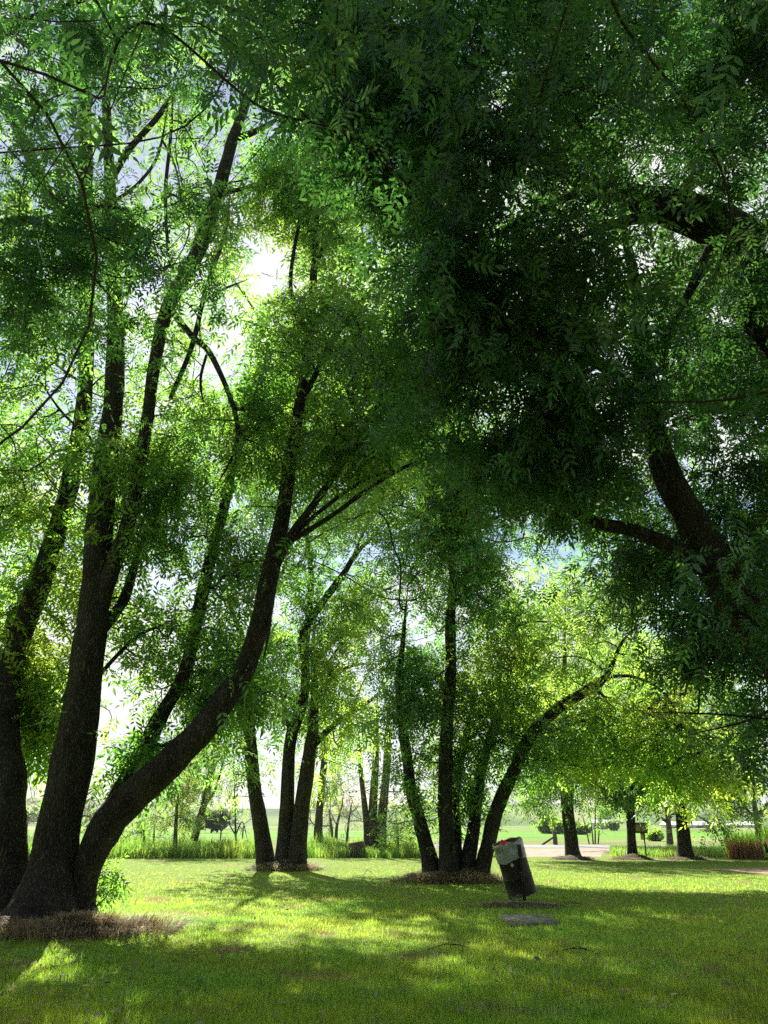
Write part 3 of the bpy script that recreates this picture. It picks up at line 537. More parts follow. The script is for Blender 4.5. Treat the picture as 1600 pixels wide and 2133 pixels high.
tree('ash_tree', 'slender forked ash in the middle of the row of three, left of the sign board', [
    [(1318, 1796, dR, 50), (1317, 1770, dR, 36), (1315, 1730, dR, 30), (1313, 1690, dR, 30), (1311, 1640, dR, 24), (1310, 1570, dR, 20), (1312, 1480, dR, 14), (1315, 1400, dR, 6)],
    ['+', (1311, 1692, dR, 20), (1290, 1670, dR, 14), (1262, 1650, dR, 12), (1230, 1620, dR, 6)], ['+', (1313, 1675, dR, 14), (1298, 1645, dR, 10), (1280, 1600, dR, 5)],
], [
    (1300, 1600, dR, 60, 45, 1.4, 66), (1370, 1560, dR, 60, 60, 1.4, 60), (1310, 1500, dR, 90, 60, 1.6, 80), (1340, 1400, dR, 70, 50, 1.2, 30, 'leaf_bright'), (1290, 1690, dR-.4, 14, 12, .3, 4, 'leaf_yellow'), (1340, 1640, dR, 30, 25, .6, 14),
], seed=67, holes=((1240, 1735, 300, 52),), mul=1.5, ws=.6, size=.40, per=10, jit=.3, tipr=.008, clump=.5, minr=.01, group='three ashes in a row across the lawn', sag=0)
tree('ash_tree', 'thick dark ash on the right of the row of three, next to the dry reeds', [
    [(1432, 1797, dR-.3, 72), (1428, 1775, dR-.3, 50), (1424, 1740, dR-.3, 44), (1420, 1700, dR-.3, 40), (1415, 1660, dR-.3, 38), (1412, 1600, dR-.3, 30), (1415, 1500, dR-.3, 20), (1420, 1400, dR-.3, 8)],
    ['+', (1414, 1650, dR-.3, 20), (1370, 1610, dR-.3, 14), (1320, 1570, dR-.3, 6)], ['+', (1414, 1640, dR-.3, 20), (1470, 1590, dR-.3, 14), (1530, 1560, dR-.3, 6)],
], [
    (1370, 1660, dR-.3, 50, 35, 1.2, 46), (1470, 1630, dR-.3, 60, 50, 1.4, 80), (1400, 1590, dR, 90, 50, 1.6, 80), (1500, 1690, dR-2, 50, 34, .7, 18), (1480, 1500, dR, 100, 80, 1.8, 90), (1440, 1400, dR, 100, 70, 1.8, 80, 'leaf_bright'), (1560, 1520, dR, 60, 50, 1.4, 50, 'leaf_yellow'), (1460, 1722, dR-2, 30, 10, .5, 6),
], seed=71, holes=((1240, 1735, 300, 52),), mul=1.5, ws=.62, size=.40, per=10, jit=.3, tipr=.008, clump=.5, minr=.01, group='three ashes in a row across the lawn', sag=0)

# trees and thickets beyond the lawn
tree('young_tree', 'slim young tree with fresh green leaves in the tall grass behind the leaning stem', [
    [(365, 1766, 38, 9), (366, 1730, 38, 7), (368, 1690, 38, 6), (372, 1650, 38, 4), (376, 1600, 38, 2)]],
    [(375, 1650, 38, 38, 50, 1, 60), (360, 1690, 38, 36, 24, .9, 34), (390, 1610, 38, 26, 40, .8, 26), (395, 1700, 38, 24, 18, .8, 12)], seed=81, leaf='leaf_far', bark='bark_grey', size=.34, per=8, jit=.22, tipr=.007, thr=.3, nseg=10)
tree('willow_tree', 'leaning grey willow with hanging green shoots, right of the young tree', [
    [(404, 1752, 44, 17), (412, 1720, 44, 15), (424, 1680, 44, 14), (438, 1620, 44, 14), (448, 1570, 44, 12), (458, 1500, 44, 10), (475, 1420, 44, 6)], ['+', (424, 1680, 44, 6), (450, 1640, 44, 5), (470, 1560, 44, 4), (476, 1480, 44, 2)], ['+', (412, 1712, 44, 5), (440, 1696, 44, 4), (455, 1715, 44, 2)]],
    [(420, 1620, 44, 40, 60, 1.4, 70), (440, 1540, 44, 50, 50, 1.6, 60), (400, 1700, 44, 24, 24, 1, 14), (460, 1450, 44, 60, 50, 1.6, 50)], seed=83, leaf='leaf_far', bark='bark_grey', twig='twig_pale', size=.42, per=8, jit=.3, droop=1.3, tipr=.009, thr=.3, nseg=10)
def bare(label, limbs, blobs, seed, leaf='leaf_grey', per=1, size=.3, **k):
    return tree('bare_tree', label, limbs, blobs, seed=seed, leaf=leaf, bark='bark_grey', twig='twig_pale', per=per, size=size, tipr=.009, thr=.25, nseg=8, jit=.2, lump=.15, **k)
bare('thin leafless sapling at the tall grass, left of the three-stemmed ash', [[(491, 1752, 42, 5), (490, 1690, 42, 3.5), (488, 1620, 42, 3), (484, 1560, 42, 2)], ['+', (491, 1740, 42, 3), (478, 1715, 42, 2.5), (480, 1690, 42, 1.5)], ['+', (491, 1740, 42, 3), (505, 1712, 42, 2.5), (516, 1752, 42, 2)]],
     [(490, 1660, 42, 14, 70, .6, 40), (500, 1710, 42, 24, 30, .6, 30)], 91, per=0)
tree('willow_tree', 'upright willow trunk with pale green hanging leaves behind the three-stemmed ash', [
    [(662, 1757, 45, 20), (664, 1710, 45, 17), (668, 1660, 45, 16), (674, 1600, 45, 15), (678, 1540, 45, 13), (684, 1460, 45, 9)]],
    [(675, 1640, 44.6, 26, 26, .9, 30, 'leaf_bright'), (690, 1560, 45, 40, 60, 1.4, 56), (700, 1480, 45, 60, 50, 1.6, 60), (640, 1560, 45, 20, 80, 1, 30)], seed=93, leaf='leaf_far', bark='bark_grey', twig='twig_pale', size=.42, per=7, jit=.3, droop=1.4, tipr=.009, thr=.3, nseg=10)
bare('cluster of three pale half-dead trunks with bare side twigs at the lawn edge', [
    [(768, 1778, 40, 22), (765, 1730, 40, 15), (760, 1680, 40, 12), (753, 1620, 40, 10), (748, 1560, 40, 7), (744, 1480, 40, 3)],
    [(778, 1780, 40, 26), (776, 1720, 40, 20), (778, 1660, 40, 17), (782, 1600, 40, 15), (784, 1530, 40, 13), (786, 1450, 40, 8)],
    [(792, 1782, 40, 26), (795, 1720, 40, 20), (800, 1660, 40, 18), (806, 1590, 40, 16), (808, 1520, 40, 13), (812, 1440, 40, 8)]],
    [(780, 1700, 39.5, 50, 50, 1, 70), (830, 1640, 40, 30, 70, 1, 40), (780, 1600, 40, 50, 60, 1.2, 30), (790, 1490, 40, 50, 60, 1.4, 50)], 95, leaf='leaf_far', per=1)
bare('wide grey leafless thicket between the willow trunk and the three pale trunks', [
    [(700, 1755, 50, 8), (702, 1720, 50, 6), (712, 1680, 50, 4), (716, 1650, 50, 2)], [(694, 1755, 50, 7), (690, 1720, 50, 5), (684, 1680, 50, 3)], [(722, 1755, 50, 6), (728, 1700, 50, 4), (736, 1660, 50, 2)]],
    [(708, 1680, 50, 42, 46, 1.6, 170), (640, 1690, 52, 20, 40, 1.2, 40)], 97, per=3, size=.22)
bare('grey-green bush with small leaves left of the four-stemmed ash', [[(830, 1770, 39, 5), (828, 1735, 39, 4), (826, 1710, 39, 2)]], [(828, 1728, 39, 24, 26, .8, 60)], 99, leaf='leaf_far', per=8, size=.22)
bare('tall thin leafless shrub stems beyond the road, right of the first row tree', [
    [(1236, 1760, 60, 3.5), (1232, 1720, 60, 2.5), (1222, 1660, 60, 1.5)], [(1240, 1760, 60, 3.5), (1240, 1700, 60, 2.5), (1242, 1650, 60, 1.5)], [(1228, 1760, 60, 3), (1218, 1715, 60, 2), (1208, 1680, 60, 1.2)], [(1246, 1760, 60, 3), (1250, 1710, 60, 2), (1256, 1665, 60, 1.2)]],
    [(1234, 1700, 60, 24, 36, .8, 50)], 101, per=0)
bare('reddish half-bare tree between the sign board and the thick row tree', [
    [(1396, 1762, 52, 16), (1394, 1735, 52, 13), (1392, 1710, 52, 11), (1388, 1680, 52, 8), (1384, 1640, 52, 4)], ['+', (1393, 1715, 52, 7), (1376, 1705, 52, 5), (1362, 1716, 52, 2)], ['+', (1392, 1705, 52, 7), (1412, 1690, 52, 5), (1430, 1690, 52, 2)]],
    [(1372, 1690, 52, 30, 30, 1.2, 50), (1400, 1660, 52, 36, 40, 1.4, 60), (1420, 1710, 52, 20, 24, 1, 20)], 103, leaf='leaf_far', per=2)
bare('grey-trunked open tree above the reeds at the right edge', [
    [(1584, 1760, 46, 18), (1580, 1725, 46, 15), (1574, 1690, 46, 12), (1568, 1650, 46, 8), (1566, 1590, 46, 4)], ['+', (1576, 1705, 46, 7), (1550, 1680, 46, 5), (1530, 1650, 46, 2)], ['+', (1576, 1700, 46, 8), (1605, 1670, 46, 6), (1640, 1650, 46, 2)]],
    [(1550, 1650, 46, 50, 40, 1.6, 50), (1600, 1680, 46, 50, 40, 1.6, 50), (1560, 1700, 46, 50, 24, 1.6, 30), (1590, 1610, 46, 50, 40, 1.6, 50)], 105, leaf='leaf_far', per=3, size=.34)
bare('rusty brown leafless bush behind the two left stems of the big ash', [[(188, 1752, 46, 6), (190, 1720, 46, 4), (186, 1690, 46, 2)]], [(188, 1700, 46, 40, 40, 1.5, 80), (60, 1690, 46, 60, 50, 1.5, 80)], 107, leaf='leaf_grey', per=3)
tree('shrub', 'yellow-green feathery shrub under the leaning stem in the tall grass', [[(300, 1762, 40, 5), (300, 1730, 40, 4), (302, 1705, 40, 2)], [(320, 1764, 41, 4), (322, 1720, 41, 3), (324, 1690, 41, 1.5)]],
     [(310, 1715, 40, 40, 30, 1, 50), (270, 1735, 40, 36, 20, 1, 30)], seed=109, leaf='leaf_far', bark='bark_grey', twig='twig_pale', size=.3, per=5, jit=.2, tipr=.008, thr=.3, nseg=8)
# shoots at the foot of the big ash
tree('ash_sucker', 'low leafy green shoots at the foot of the big leaning stem', [[(180, 1900, 13.0, 6), (205, 1860, 13.0, 4), (222, 1810, 13, 2)], [(185, 1898, 13.0, 5), (220, 1870, 13, 3), (235, 1840, 13, 2)]],
     [(215, 1840, 13.0, 22, 36, .2, 20), (232, 1812, 13, 16, 20, .15, 5)], seed=113, leaf='leaf', size=.24, per=4, jit=.06, droop=.7, tipr=.003, thr=.2, nseg=6, cat='shoots')

# ================================================================== THE GROUND
def sheet(name, pts, m, z, kind='structure', n=1):
    V = [(x, y, z) for x, y in pts]; me = bpy.data.meshes.new(name); me.from_pydata(V, [], [list(range(len(V)))]); me.update()
    return tag(link(name, me, m), kind=kind)
sheet('ground', [(-4000, -300), (4000, -300), (4000, 5000), (-4000, 5000)], M['field'], -.012)
rng = np.random.default_rng(5)
def wob(pts, amp, n=14):
    out = []
    for i in range(len(pts)):
        a = np.array(pts[i]); b = np.array(pts[(i+1) % len(pts)]); 
        for k in range(n):
            p = a+(b-a)*k/n; q = noise3(np.array([[p[0]*.5, p[1]*.5, 0]]), 3)[0]-.5; q2 = noise3(np.array([[p[0]*.5, p[1]*.5, 9.]]), 4)[0]-.5
            out.append((p[0]+q*amp, p[1]+q2*amp))
    return out
sheet('rough_ground', wob([(-90, 33), (90, 33), (90, 70), (-90, 70)], 1.5, 40), M['rough'], -.008)
sheet('lawn', wob([(-60, -8), (60, -8), (60, 35.2), (22, 35.5), (10, 36.3), (0, 36.0), (-20, 35.0), (-60, 35)], .8, 30), M['lawn'], 0)
sheet('green_field', [(-60, 90), (120, 84), (160, 150), (-90, 150)], M['green_field'], -.004)
sheet('road', [(gx(690, 55), 52), (gx(1000, 51), 51), (gx(1460, 51), 50), (90, 50), (90, 58), (gx(690, 60), 58)], M['road'], .002)
sheet('gravel_verge', wob([(gx(1015, 38), 37.2), (gx(1235, 38), 37), (gx(1290, 50), 50), (gx(1000, 50), 50)], .9, 12), M['gravel'], -.004)
sheet('dirt_patch', wob([(gx(1440, 28), 27.6), (gx(1640, 28), 28.4), (gx(1800, 23), 24), (gx(1620, 23), 22.8)], .9, 14), M['dirt'], .006)
s0 = [gnd(u, v)[:2] for u, v in ((1040, 1909), (1130, 1908), (1168, 1926), (1062, 1931))]
b = MB(); q = np.array(s0); b.add([[*p, -.05] for p in q]+[[*p, .03] for p in q], [[4, 5, 6, 7], [0, 1, 5, 4], [1, 2, 6, 5], [2, 3, 7, 6], [3, 0, 4, 7]])
tag(b.build('concrete_slab', M['concrete']), 'small flat concrete slab set in the lawn in front of the drum', 'slab')

# hills with belts of trees on them
def hill(name, y0, y1, h, seed, wid=2600, fr=260.):
    nx, ny = 120, 24; X = np.linspace(-wid, wid, nx); Y = np.linspace(y0, y1, ny); G = np.stack(np.meshgrid(X, Y, indexing='ij'), -1)
    P = np.concatenate([G/fr, np.zeros((nx, ny, 1))], -1); z = h*(noise3(P, seed)*.7+noise3(P*2.6, seed+1)*.3)*np.sin(np.linspace(0, math.pi, ny))[None]**.8 - .5
    V = np.concatenate([G, z[..., None]], -1).reshape(-1, 3); i = np.arange(nx-1)[:, None]*ny; j = np.arange(ny-1)[None]
    f = np.stack([i+j, i+ny+j, i+ny+j+1, i+j+1], -1).reshape(-1, 4)
    tag(mesh(name, V, f, M['hill'], None, True), kind='structure')
    return lambda x, y: h*(noise3(np.array([[x/fr, y/fr, 0]]), seed)[0]*.7+noise3(np.array([[x/fr*2.6, y/fr*2.6, 0]]), seed+1)[0]*.3)*max(0, math.sin(math.pi*(y-y0)/(y1-y0)))**.8-.5
hz = hill('hills', 500, 1700, 40, 3)
def clumps(name, pts, m, seed, per=160, leaf=1.0):
    r = np.random.default_rng(seed); V = []; Fq = []; k = 0
    for x, y, z, s in pts:
        n = per; q = r.normal(size=(n, 3)); q /= np.linalg.norm(q, axis=1)[:, None]; q *= r.random((n, 1))**.33*[s, s, s*.75]; c = q+[x, y, z+s*.6]
        a = r.normal(size=(n, 3)); a /= np.linalg.norm(a, axis=1)[:, None]; b_ = np.cross(a, r.normal(size=(n, 3))); b_ /= np.linalg.norm(b_, axis=1)[:, None]
        l = leaf*s*.3
        V.append(np.stack([c-a*l, c+b_*l*.6, c+a*l, c-b_*l*.6], 1).reshape(-1, 3)); Fq.append(np.arange(n*4).reshape(-1, 4)+k); k += n*4
    return mesh(name, np.concatenate(V), np.concatenate(Fq), m)
r_ = random.Random(4); pts = []
for i in range(520):
    y = r_.uniform(520, 1400); x = r_.uniform(-1, 1)*y*.7
    if noise3(np.array([[x/90, y/60, 0]]), 8)[0] > .52: pts.append((x, y, hz(x, y), r_.uniform(3, 7)))
tag(clumps('distant_trees', pts, M['leaf_far'], 3, 90), 'hazy belts of trees scattered over the far hillsides', 'distant trees', kind='stuff')
for u, d, s, m, lab in ((1149, 120, 1.9, 'leaf_far', 'round dark green bush across the road, left of the first row tree'), (1172, 115, 1.5, 'leaf_yellow', 'low yellow-green bush beside the round dark bush'), (1280, 170, 1.6, 'leaf_far', 'grey-green bush line beside the pale shed'), (1362, 70, .7, 'leaf_yellow', 'bright yellow-green bush behind the sign board'), (440, 130, 2.5, 'leaf_grey', 'grey leafless bush by the little white house'), (1215, 110, 1.3, 'leaf_far', 'pale feathery bush behind the leafless stems')):
    x = gx(u, d); root = empty('bush', (x, d, 0), lab, 'bush')
    c = clumps('foliage', [(x+r_.uniform(-.6, .6)*s, d+r_.uniform(-.5, .5)*s, r_.uniform(0, .5)*s, s*r_.uniform(.5, .8)) for _ in range(7)], M[m], int(u), 170); c.parent = root; c.matrix_parent_inverse = Matrix.Translation(-Vector(root.location))
    MB().tube([(x, d, -.1), (x, d, s*.7)], [s*.06, s*.03], 6).build('stem', M['bark'], root)

# sheds and the little house on the plain
def shed(label, u, d, w, h, dp, roofh=.5, roof='roofing', wall='white'):
    x = gx(u, d); root = empty('shed', (x, d, 0), label, 'shed')
    MB().box((x, d+dp/2, h/2), w, dp, h).build('wall', M[wall], root)
    v = [(x-w*.53, d-.3, h), (x+w*.53, d-.3, h), (x+w*.53, d+dp+.3, h), (x-w*.53, d+dp+.3, h), (x-w*.53, d+dp/2, h+roofh), (x+w*.53, d+dp/2, h+roofh)]
    MB().add(v, [[0, 1, 5, 4], [2, 3, 4, 5]]).add(v, [[0, 4, 3], [1, 2, 5]]).build('roof', M[roof], root)
    MB().box((x-w*.2, d-.03, h*.42), w*.13, .06, h*.8).build('door', M['sign_frame'], root)
    MB().box((x+w*.2, d-.03, h*.55), w*.14, .06, h*.3).build('window', M['steel'], root)
shed('small white house far across the field left of the three-stemmed ash', 442, 260, 5, 1.3, 5, 1.0)
shed('pale long shed beyond the road between the first two row trees', 1258, 210, 5.5, 1.5, 5, .8)
for u, d, w in ((1478, 270, 16), (1520, 280, 18), (1430, 290, 14)):
    shed({1478: 'long low white greenhouse behind the thick row tree', 1520: 'long low white greenhouse behind the reeds', 1430: 'low white greenhouse partly hidden by the thick row trunk'}[u], u, d, w, .9, 7, 1.2, 'white')

# ================================================================== THINGS ON THE LAWN
# tilted rubbish drum on its post
dd = 15.4; c0 = gnd(1094, 1880); cx, cy = c0[0]+.02, c0[1]+.34
root = empty('rubbish_drum', (cx, cy, 0), 'tilted dark steel drum used as a rubbish bin, lined with a clear plastic bag', 'rubbish bin')
tl = math.radians(-15.5); Rt = np.array(Matrix.Rotation(tl, 3, 'Y') @ Matrix.Rotation(math.radians(5), 3, 'X'))
def lathe(prof, n=40, wr=0, sd=0):
    a = np.linspace(0, 2*math.pi, n, endpoint=False); V = []
    for k, (r, z) in enumerate(prof):
        for t in a:
            rr = r+wr*(noise3(np.array([[math.cos(t)*3.2, math.sin(t)*3.2, z*7]]), sd)[0]-.4)*1.6 + wr*.7*(noise3(np.array([[math.cos(t)*9, math.sin(t)*9, z*4]]), sd+1)[0]-.5)
            V.append((rr*math.cos(t), rr*math.sin(t), z))
    m = len(prof); i = np.arange(m-1)[:, None]*n; j = np.arange(n)[None]; f = np.stack([i+j, i+(j+1) % n, i+n+(j+1) % n, i+n+j], -1).reshape(-1, 4)
    return np.array(V), f
r0 = .285; Hh = .98; base = np.array([cx, cy, .12])
prof = [(.01, .03), (r0-.02, .03), (r0-.01, 0), (r0+.006, 0), (r0+.006, .02), (r0, .03), (r0, .30), (r0+.004, .312), (r0+.010, .325), (r0+.004, .338), (r0, .35), (r0, .63), (r0+.004, .642), (r0+.010, .655), (r0+.004, .668), (r0, .68), (r0, Hh-.02), (r0+.008, Hh-.01), (r0+.008, Hh), (r0-.006, Hh), (r0-.006, .05), (.01, .05)]
V, f = lathe(prof, 48); dbody = MB().add(V @ Rt.T+base, f).build('body', M['drum'], root, True)
pz = [(.278, .70), (.280, .80), (.279, .90), (.282, Hh), (.292, Hh+.012), (.303, Hh)]+[(.303+.004*math.sin(k), Hh-.33*k/12) for k in range(1, 13)]
V, f = lathe(pz, 72, .012, 6)
a = np.arctan2(V[:, 1], V[:, 0]); low = (V[:, 2] < Hh-.02) & (np.hypot(V[:, 0], V[:, 1]) > .29)
V[low, 2] = Hh-(Hh-V[low, 2])*(1+.05*np.sin(a[low]*2+1.1)+.04*np.sin(a[low]*5)); V[:, 2] += (np.abs(V[:, 2]-Hh) < .02)*.01*np.sin(a*7)
MB().add(V @ Rt.T+base, f).build('bag', M['bag'], root, True)
b = MB(); rr = np.random.default_rng(8)
P = []
for i in range(9):
    for j in range(9):
        x, y = (i/8-.5)*.34-.10, (j/8-.5)*.36
        P.append((x, y, Hh-.05+.11*math.exp(-((x+.08)**2+y*y)/.012)+rr.uniform(-.018, .018)))
i, j = np.meshgrid(np.arange(8), np.arange(8), indexing='ij'); k = (i*9+j).ravel(); b.add(np.array(P) @ Rt.T+base, np.stack([k, k+9, k+10, k+1], -1))
tag(b.build('rubbish', M['red'], None), 'crumpled red wrapper sticking out of the top of the drum', 'wrapper')
pb = MB(); px, py = c0[0]-.015, c0[1]-.03
pb.tube([(px, py, -.1), (px, py, .4), (px-.012, py-.0, .8), (px-.03, py+.0, 1.02)], [.032, .032, .032, .032], 10); dpost = pb.build('post', M['steel'], root, True)
pb = MB()
for z in (.38, .86): pb.box((px+.0-(z-.38)*.05, py+.05, z), .09, .10, .035)
pb.build('bracket', M['steel'], dpost)
pa = MB(); an = np.linspace(-1.95, -1.72, 7)
for k in range(6):
    z0, z1 = .555+.012*abs(k-2.5), .635-.012*abs(k-2.5); q = [(np.cos(an[k+e])*(r0+.003), np.sin(an[k+e])*(r0+.003), z) for e, z in ((0, z0), (1, z0), (1, z1), (0, z1))]; pa.add(np.array(q) @ Rt.T+base, [[0, 1, 2, 3]])
pa.build('sticker', M['white'], dbody)
pa = MB(); an = np.linspace(-2.6, -1.55, 15)
for k in range(14):
    h0, h1 = [.025+.07*noise3(np.array([[an[k+e]*5, 0, 0]]), 9)[0] for e in (0, 1)]; q = [(np.cos(an[k+e])*(r0+.0075), np.sin(an[k+e])*(r0+.0075), z) for e, z in ((0, .002), (1, .002), (1, h1), (0, h0))]; pa.add(np.array(q) @ Rt.T+base, [[0, 1, 2, 3]])
pa.build('paint_patch', M['concrete'], dbody)

# sign board seen from the back
dS = 36.5; sx = gx(1347, dS); root = empty('sign_board', (sx, dS, 0), 'small wooden sign board on a thin post beside the slender row tree', 'sign')
MB().tube([(sx, dS, -.1), (sx, dS, 1.0)], [.035, .03], 8).build('post', M['sign_frame'], root)
MB().box((sx-.1, dS, 1.22), .50, .03, .36).build('panel', M['sign'], root)
b = MB()
for dx, dz, w, h in ((0, .2, .6, .05), (0, -.2, .6, .05), (-.28, 0, .05, .36), (.28, 0, .05, .36), (0, 0, .05, .35)): b.box((sx-.1+dx, dS-.02, 1.22+dz), w, .06, h)
b.build('frame', M['sign_frame'], root)
MB().box((sx-.05, dS, .86), .22, .03, .28).build('lower_panel', M['sign'], root)

# stump, light pole, broken fence rail, fence posts
p = gnd(741, 1786); b = MB()
b.tube([(p[0], p[1], -.1), (p[0], p[1], .15), (p[0]+.03, p[1], .4), (p[0], p[1], .62)], [.5, .42, .38, .36], 20, .5, 4); tag(b.build('tree_stump', M['bark_grey'], None, True), 'old grey tree stump at the edge of the tall grass', 'stump')
x = gx(686, 58); root = empty('lamp_pole', (x, 58, 0), 'thin pale metal pole standing in the leafless thicket', 'pole')
MB().tube([(x, 58, -.1), (x, 58, 3.4)], [.06, .05], 8).build('pole', M['white'], root); MB().tube([(x, 58, 3.4), (x+.25, 58, 3.5)], [.04, .03], 6).build('bracket', M['white'], root)
x = gx(1157, 58); root = empty('fence_post', (x, 58, 0), 'broken wooden fence post with a slanting brace by the road', 'fence post')
MB().tube([(x, 58, -.1), (x+.02, 58, .45), (x-.02, 58, .9)], [.17, .16, .13], 9, .3, 3).build('post', M['bark_grey'], root); MB().tube([(x-1.0, 57.9, -.02), (x-.1, 57.9, .5)], [.07, .07], 7).build('brace', M['bark_grey'], root)
for k, u in enumerate((458, 504, 532)):
    d = 52; x = gx(u, d); b = MB().tube([(x, d, -.1), (x, d, 1.25)], [.05, .045], 6)
    tag(b.build('fence_post', M['bark_grey']), ['thin wooden fence post left of the leafless sapling', 'thin wooden fence post right of the leafless sapling', 'thin wooden fence post close to the left stem of the three-stemmed ash'][k], 'fence post')

# ================================================================== GRASS
def blades(name, P, H, Wd, m, seed, lean=.35, seg=1, curl=0., az=None):
    r = np.random.default_rng(seed); n = len(P); a = r.uniform(0, 2*math.pi, n); fa = r.uniform(0, 2*math.pi, n) if az is None else az
    ln = np.abs(r.normal(size=n))*lean; dx = np.stack([np.cos(fa), np.sin(fa), 0*fa], 1)*(ln*H)[:, None]; w = np.stack([np.cos(a), np.sin(a), 0*a], 1)*(Wd/2)[:, None]; up = np.stack([0*H, 0*H, H], 1)
    if seg == 1:
        V = np.stack([P-w, P+w, P+dx+up], 1).reshape(-1, 3); return V, np.arange(3*n).reshape(-1, 3)
    m1 = P+dx*.28+up*.62; tip = P+dx*(1+curl)+up*(1-curl*np.minimum(ln, 1))[:, None]
    V = np.stack([P-w, P+w, m1+w*.8, m1-w*.8, tip], 1).reshape(-1, 3); k = np.arange(n)[:, None]*5
    return V, [k+np.array([[0, 1, 2, 3]]), k+np.array([[3, 2, 4]])]
rng = np.random.default_rng(77)
def field(n, d0, d1, half=.62, pw=1.0):
    t = rng.random(n); d = 1/(1/d0+(1/d1-1/d0)*t**pw); x = rng.uniform(-1, 1, n)*(d*half+1.0); return np.stack([x, d, 0*x], 1)
P = field(330000, 5.6, 36)
lush = noise3(P*.5, 2)*.6+noise3(P*2.2, 3)*.4
tuft = noise3(P*3.1, 12)
keep = rng.random(len(P)) < np.clip(.25+1.5*lush, .2, 1)*np.clip(1.55-P[:, 1]/26, .3, 1); P = P[keep]; lush = lush[keep]; tuft = tuft[keep]
dirt = (P[:, 1] > 23) & (P[:, 1] < 28) & (P[:, 0] > gx(1470, 25)-(28-P[:, 1])*-.2); P, lush, tuft = P[~dirt], lush[~dirt], tuft[~dirt]
q = np.array(s0); cS = q.mean(0); ins = (np.abs(P[:, 0]-cS[0]) < .40) & (np.abs(P[:, 1]-cS[1]) < .38); P, lush, tuft = P[~ins], lush[~ins], tuft[~ins]
H = (.025+.045*lush+.06*np.clip(tuft-.62, 0, 1)*2.5)*rng.uniform(.6, 1.4, len(P))*np.clip(1.25-P[:, 1]/38, .5, 1); Wd = np.maximum(.004, .00055*P[:, 1])
V, Fc = blades('g', P, H, Wd, None, 5, .6); tag(mesh('lawn_grass', V, Fc, M['blade']), 'short mown green grass covering the lawn', 'grass', kind='stuff')
# straw mounds at the feet of the trees
def mound(label, u, v, d, rx, ry, h, n, seed, L0=.35, dx=0):
    c = gnd(u, v) if d is None else np.array([gx(u, d), d, 0]); r = np.random.default_rng(seed)
    ng, nr = 48, 10; V = [(c[0], c[1], h)]; Fq = []
    an = np.linspace(0, 2*math.pi, ng, endpoint=False)
    def hf(x, y):
        e = np.hypot(x/rx, y/ry); return np.maximum(0, h*(1-e**2))*(.55+.9*noise3(np.stack([x*2.2, y*2.2, 0*x], -1), seed))-.02*(e > .97)
    R = np.linspace(0, 1.02, nr)[1:]; A, B = np.meshgrid(R, an, indexing='ij'); jr = 1+.55*(noise3(np.stack([np.cos(an)*2, np.sin(an)*2, 0*an], -1), seed+1)-.5)
    X = A*np.cos(B)*rx*jr; Y = A*np.sin(B)*ry*jr; Z = hf(X, Y); Z[-1] = -.02
    G = np.stack([X+c[0], Y+c[1], Z+.004], -1).reshape(-1, 3); i = np.arange(nr-2)[:, None]*ng; j = np.arange(ng)[None]
    f4 = np.stack([i+j, i+ng+j, i+ng+(j+1) % ng, i+(j+1) % ng], -1).reshape(-1, 4)
    o = MB().add(G, f4); o.add([(c[0], c[1], float(hf(np.array([0.]), np.array([0.]))[0])+.004)], np.zeros((0, 3), int)); 
    f3 = np.stack([np.full(ng, len(G)), np.arange(ng), (np.arange(ng)+1) % ng], -1); o.F[3].append(f3)
    root = empty('straw_mound', (float(c[0]), float(c[1]), 0), label, 'dead grass')
    o.build('soil', M['soil'], root, True)
    t = r.random(n)**.5*1.08; b_ = r.uniform(0, 2*math.pi, n); x = t*np.cos(b_)*rx; y = t*np.sin(b_)*ry
    P = np.stack([x+c[0], y+c[1], np.maximum(hf(x, y), 0)], 1); Hh_ = .55*L0*r.uniform(.2, 1, n)*(.3+1.1*noise3(P*2.4, seed+4)); 
    V, Fs = blades('s', P, Hh_, r.uniform(.006, .013, n)*(1+d_ if (d_ := max(0, (c[1]-12)/25)) else 1), None, seed, 2.3, 2, .3)
    s = mesh('straw', V, Fs, M['straw'], root); s['kind'] = 'stuff'
mound('broad mound of tangled dead grass at the foot of the big ash on the left', 140, 0, 11.75, 1.4, .8, .16, 5200, 3, .36)
mound('low mound of straw at the foot of the three-stemmed ash', 590, 0, 26.8, 1.15, .8, .2, 2200, 5, .36)
mound('mound of brown dead grass at the foot of the four-stemmed ash', 935, 0, 21.5, 1.45, .8, .22, 3600, 6, .42)
for u, lab in ((1194, 'low bare earth ring around the foot of the left row tree'), (1320, 'low bare earth ring around the foot of the slender row tree'), (1432, 'low bare earth ring around the foot of the thick row tree')):
    mound(lab, u, 0, 34.6, 1.0, .8, .14, 500, u, .12)
mound('scuffed bare earth and straw under the tilted drum', 1088, 0, 15.3, .95, .42, .05, 900, 9, .12)
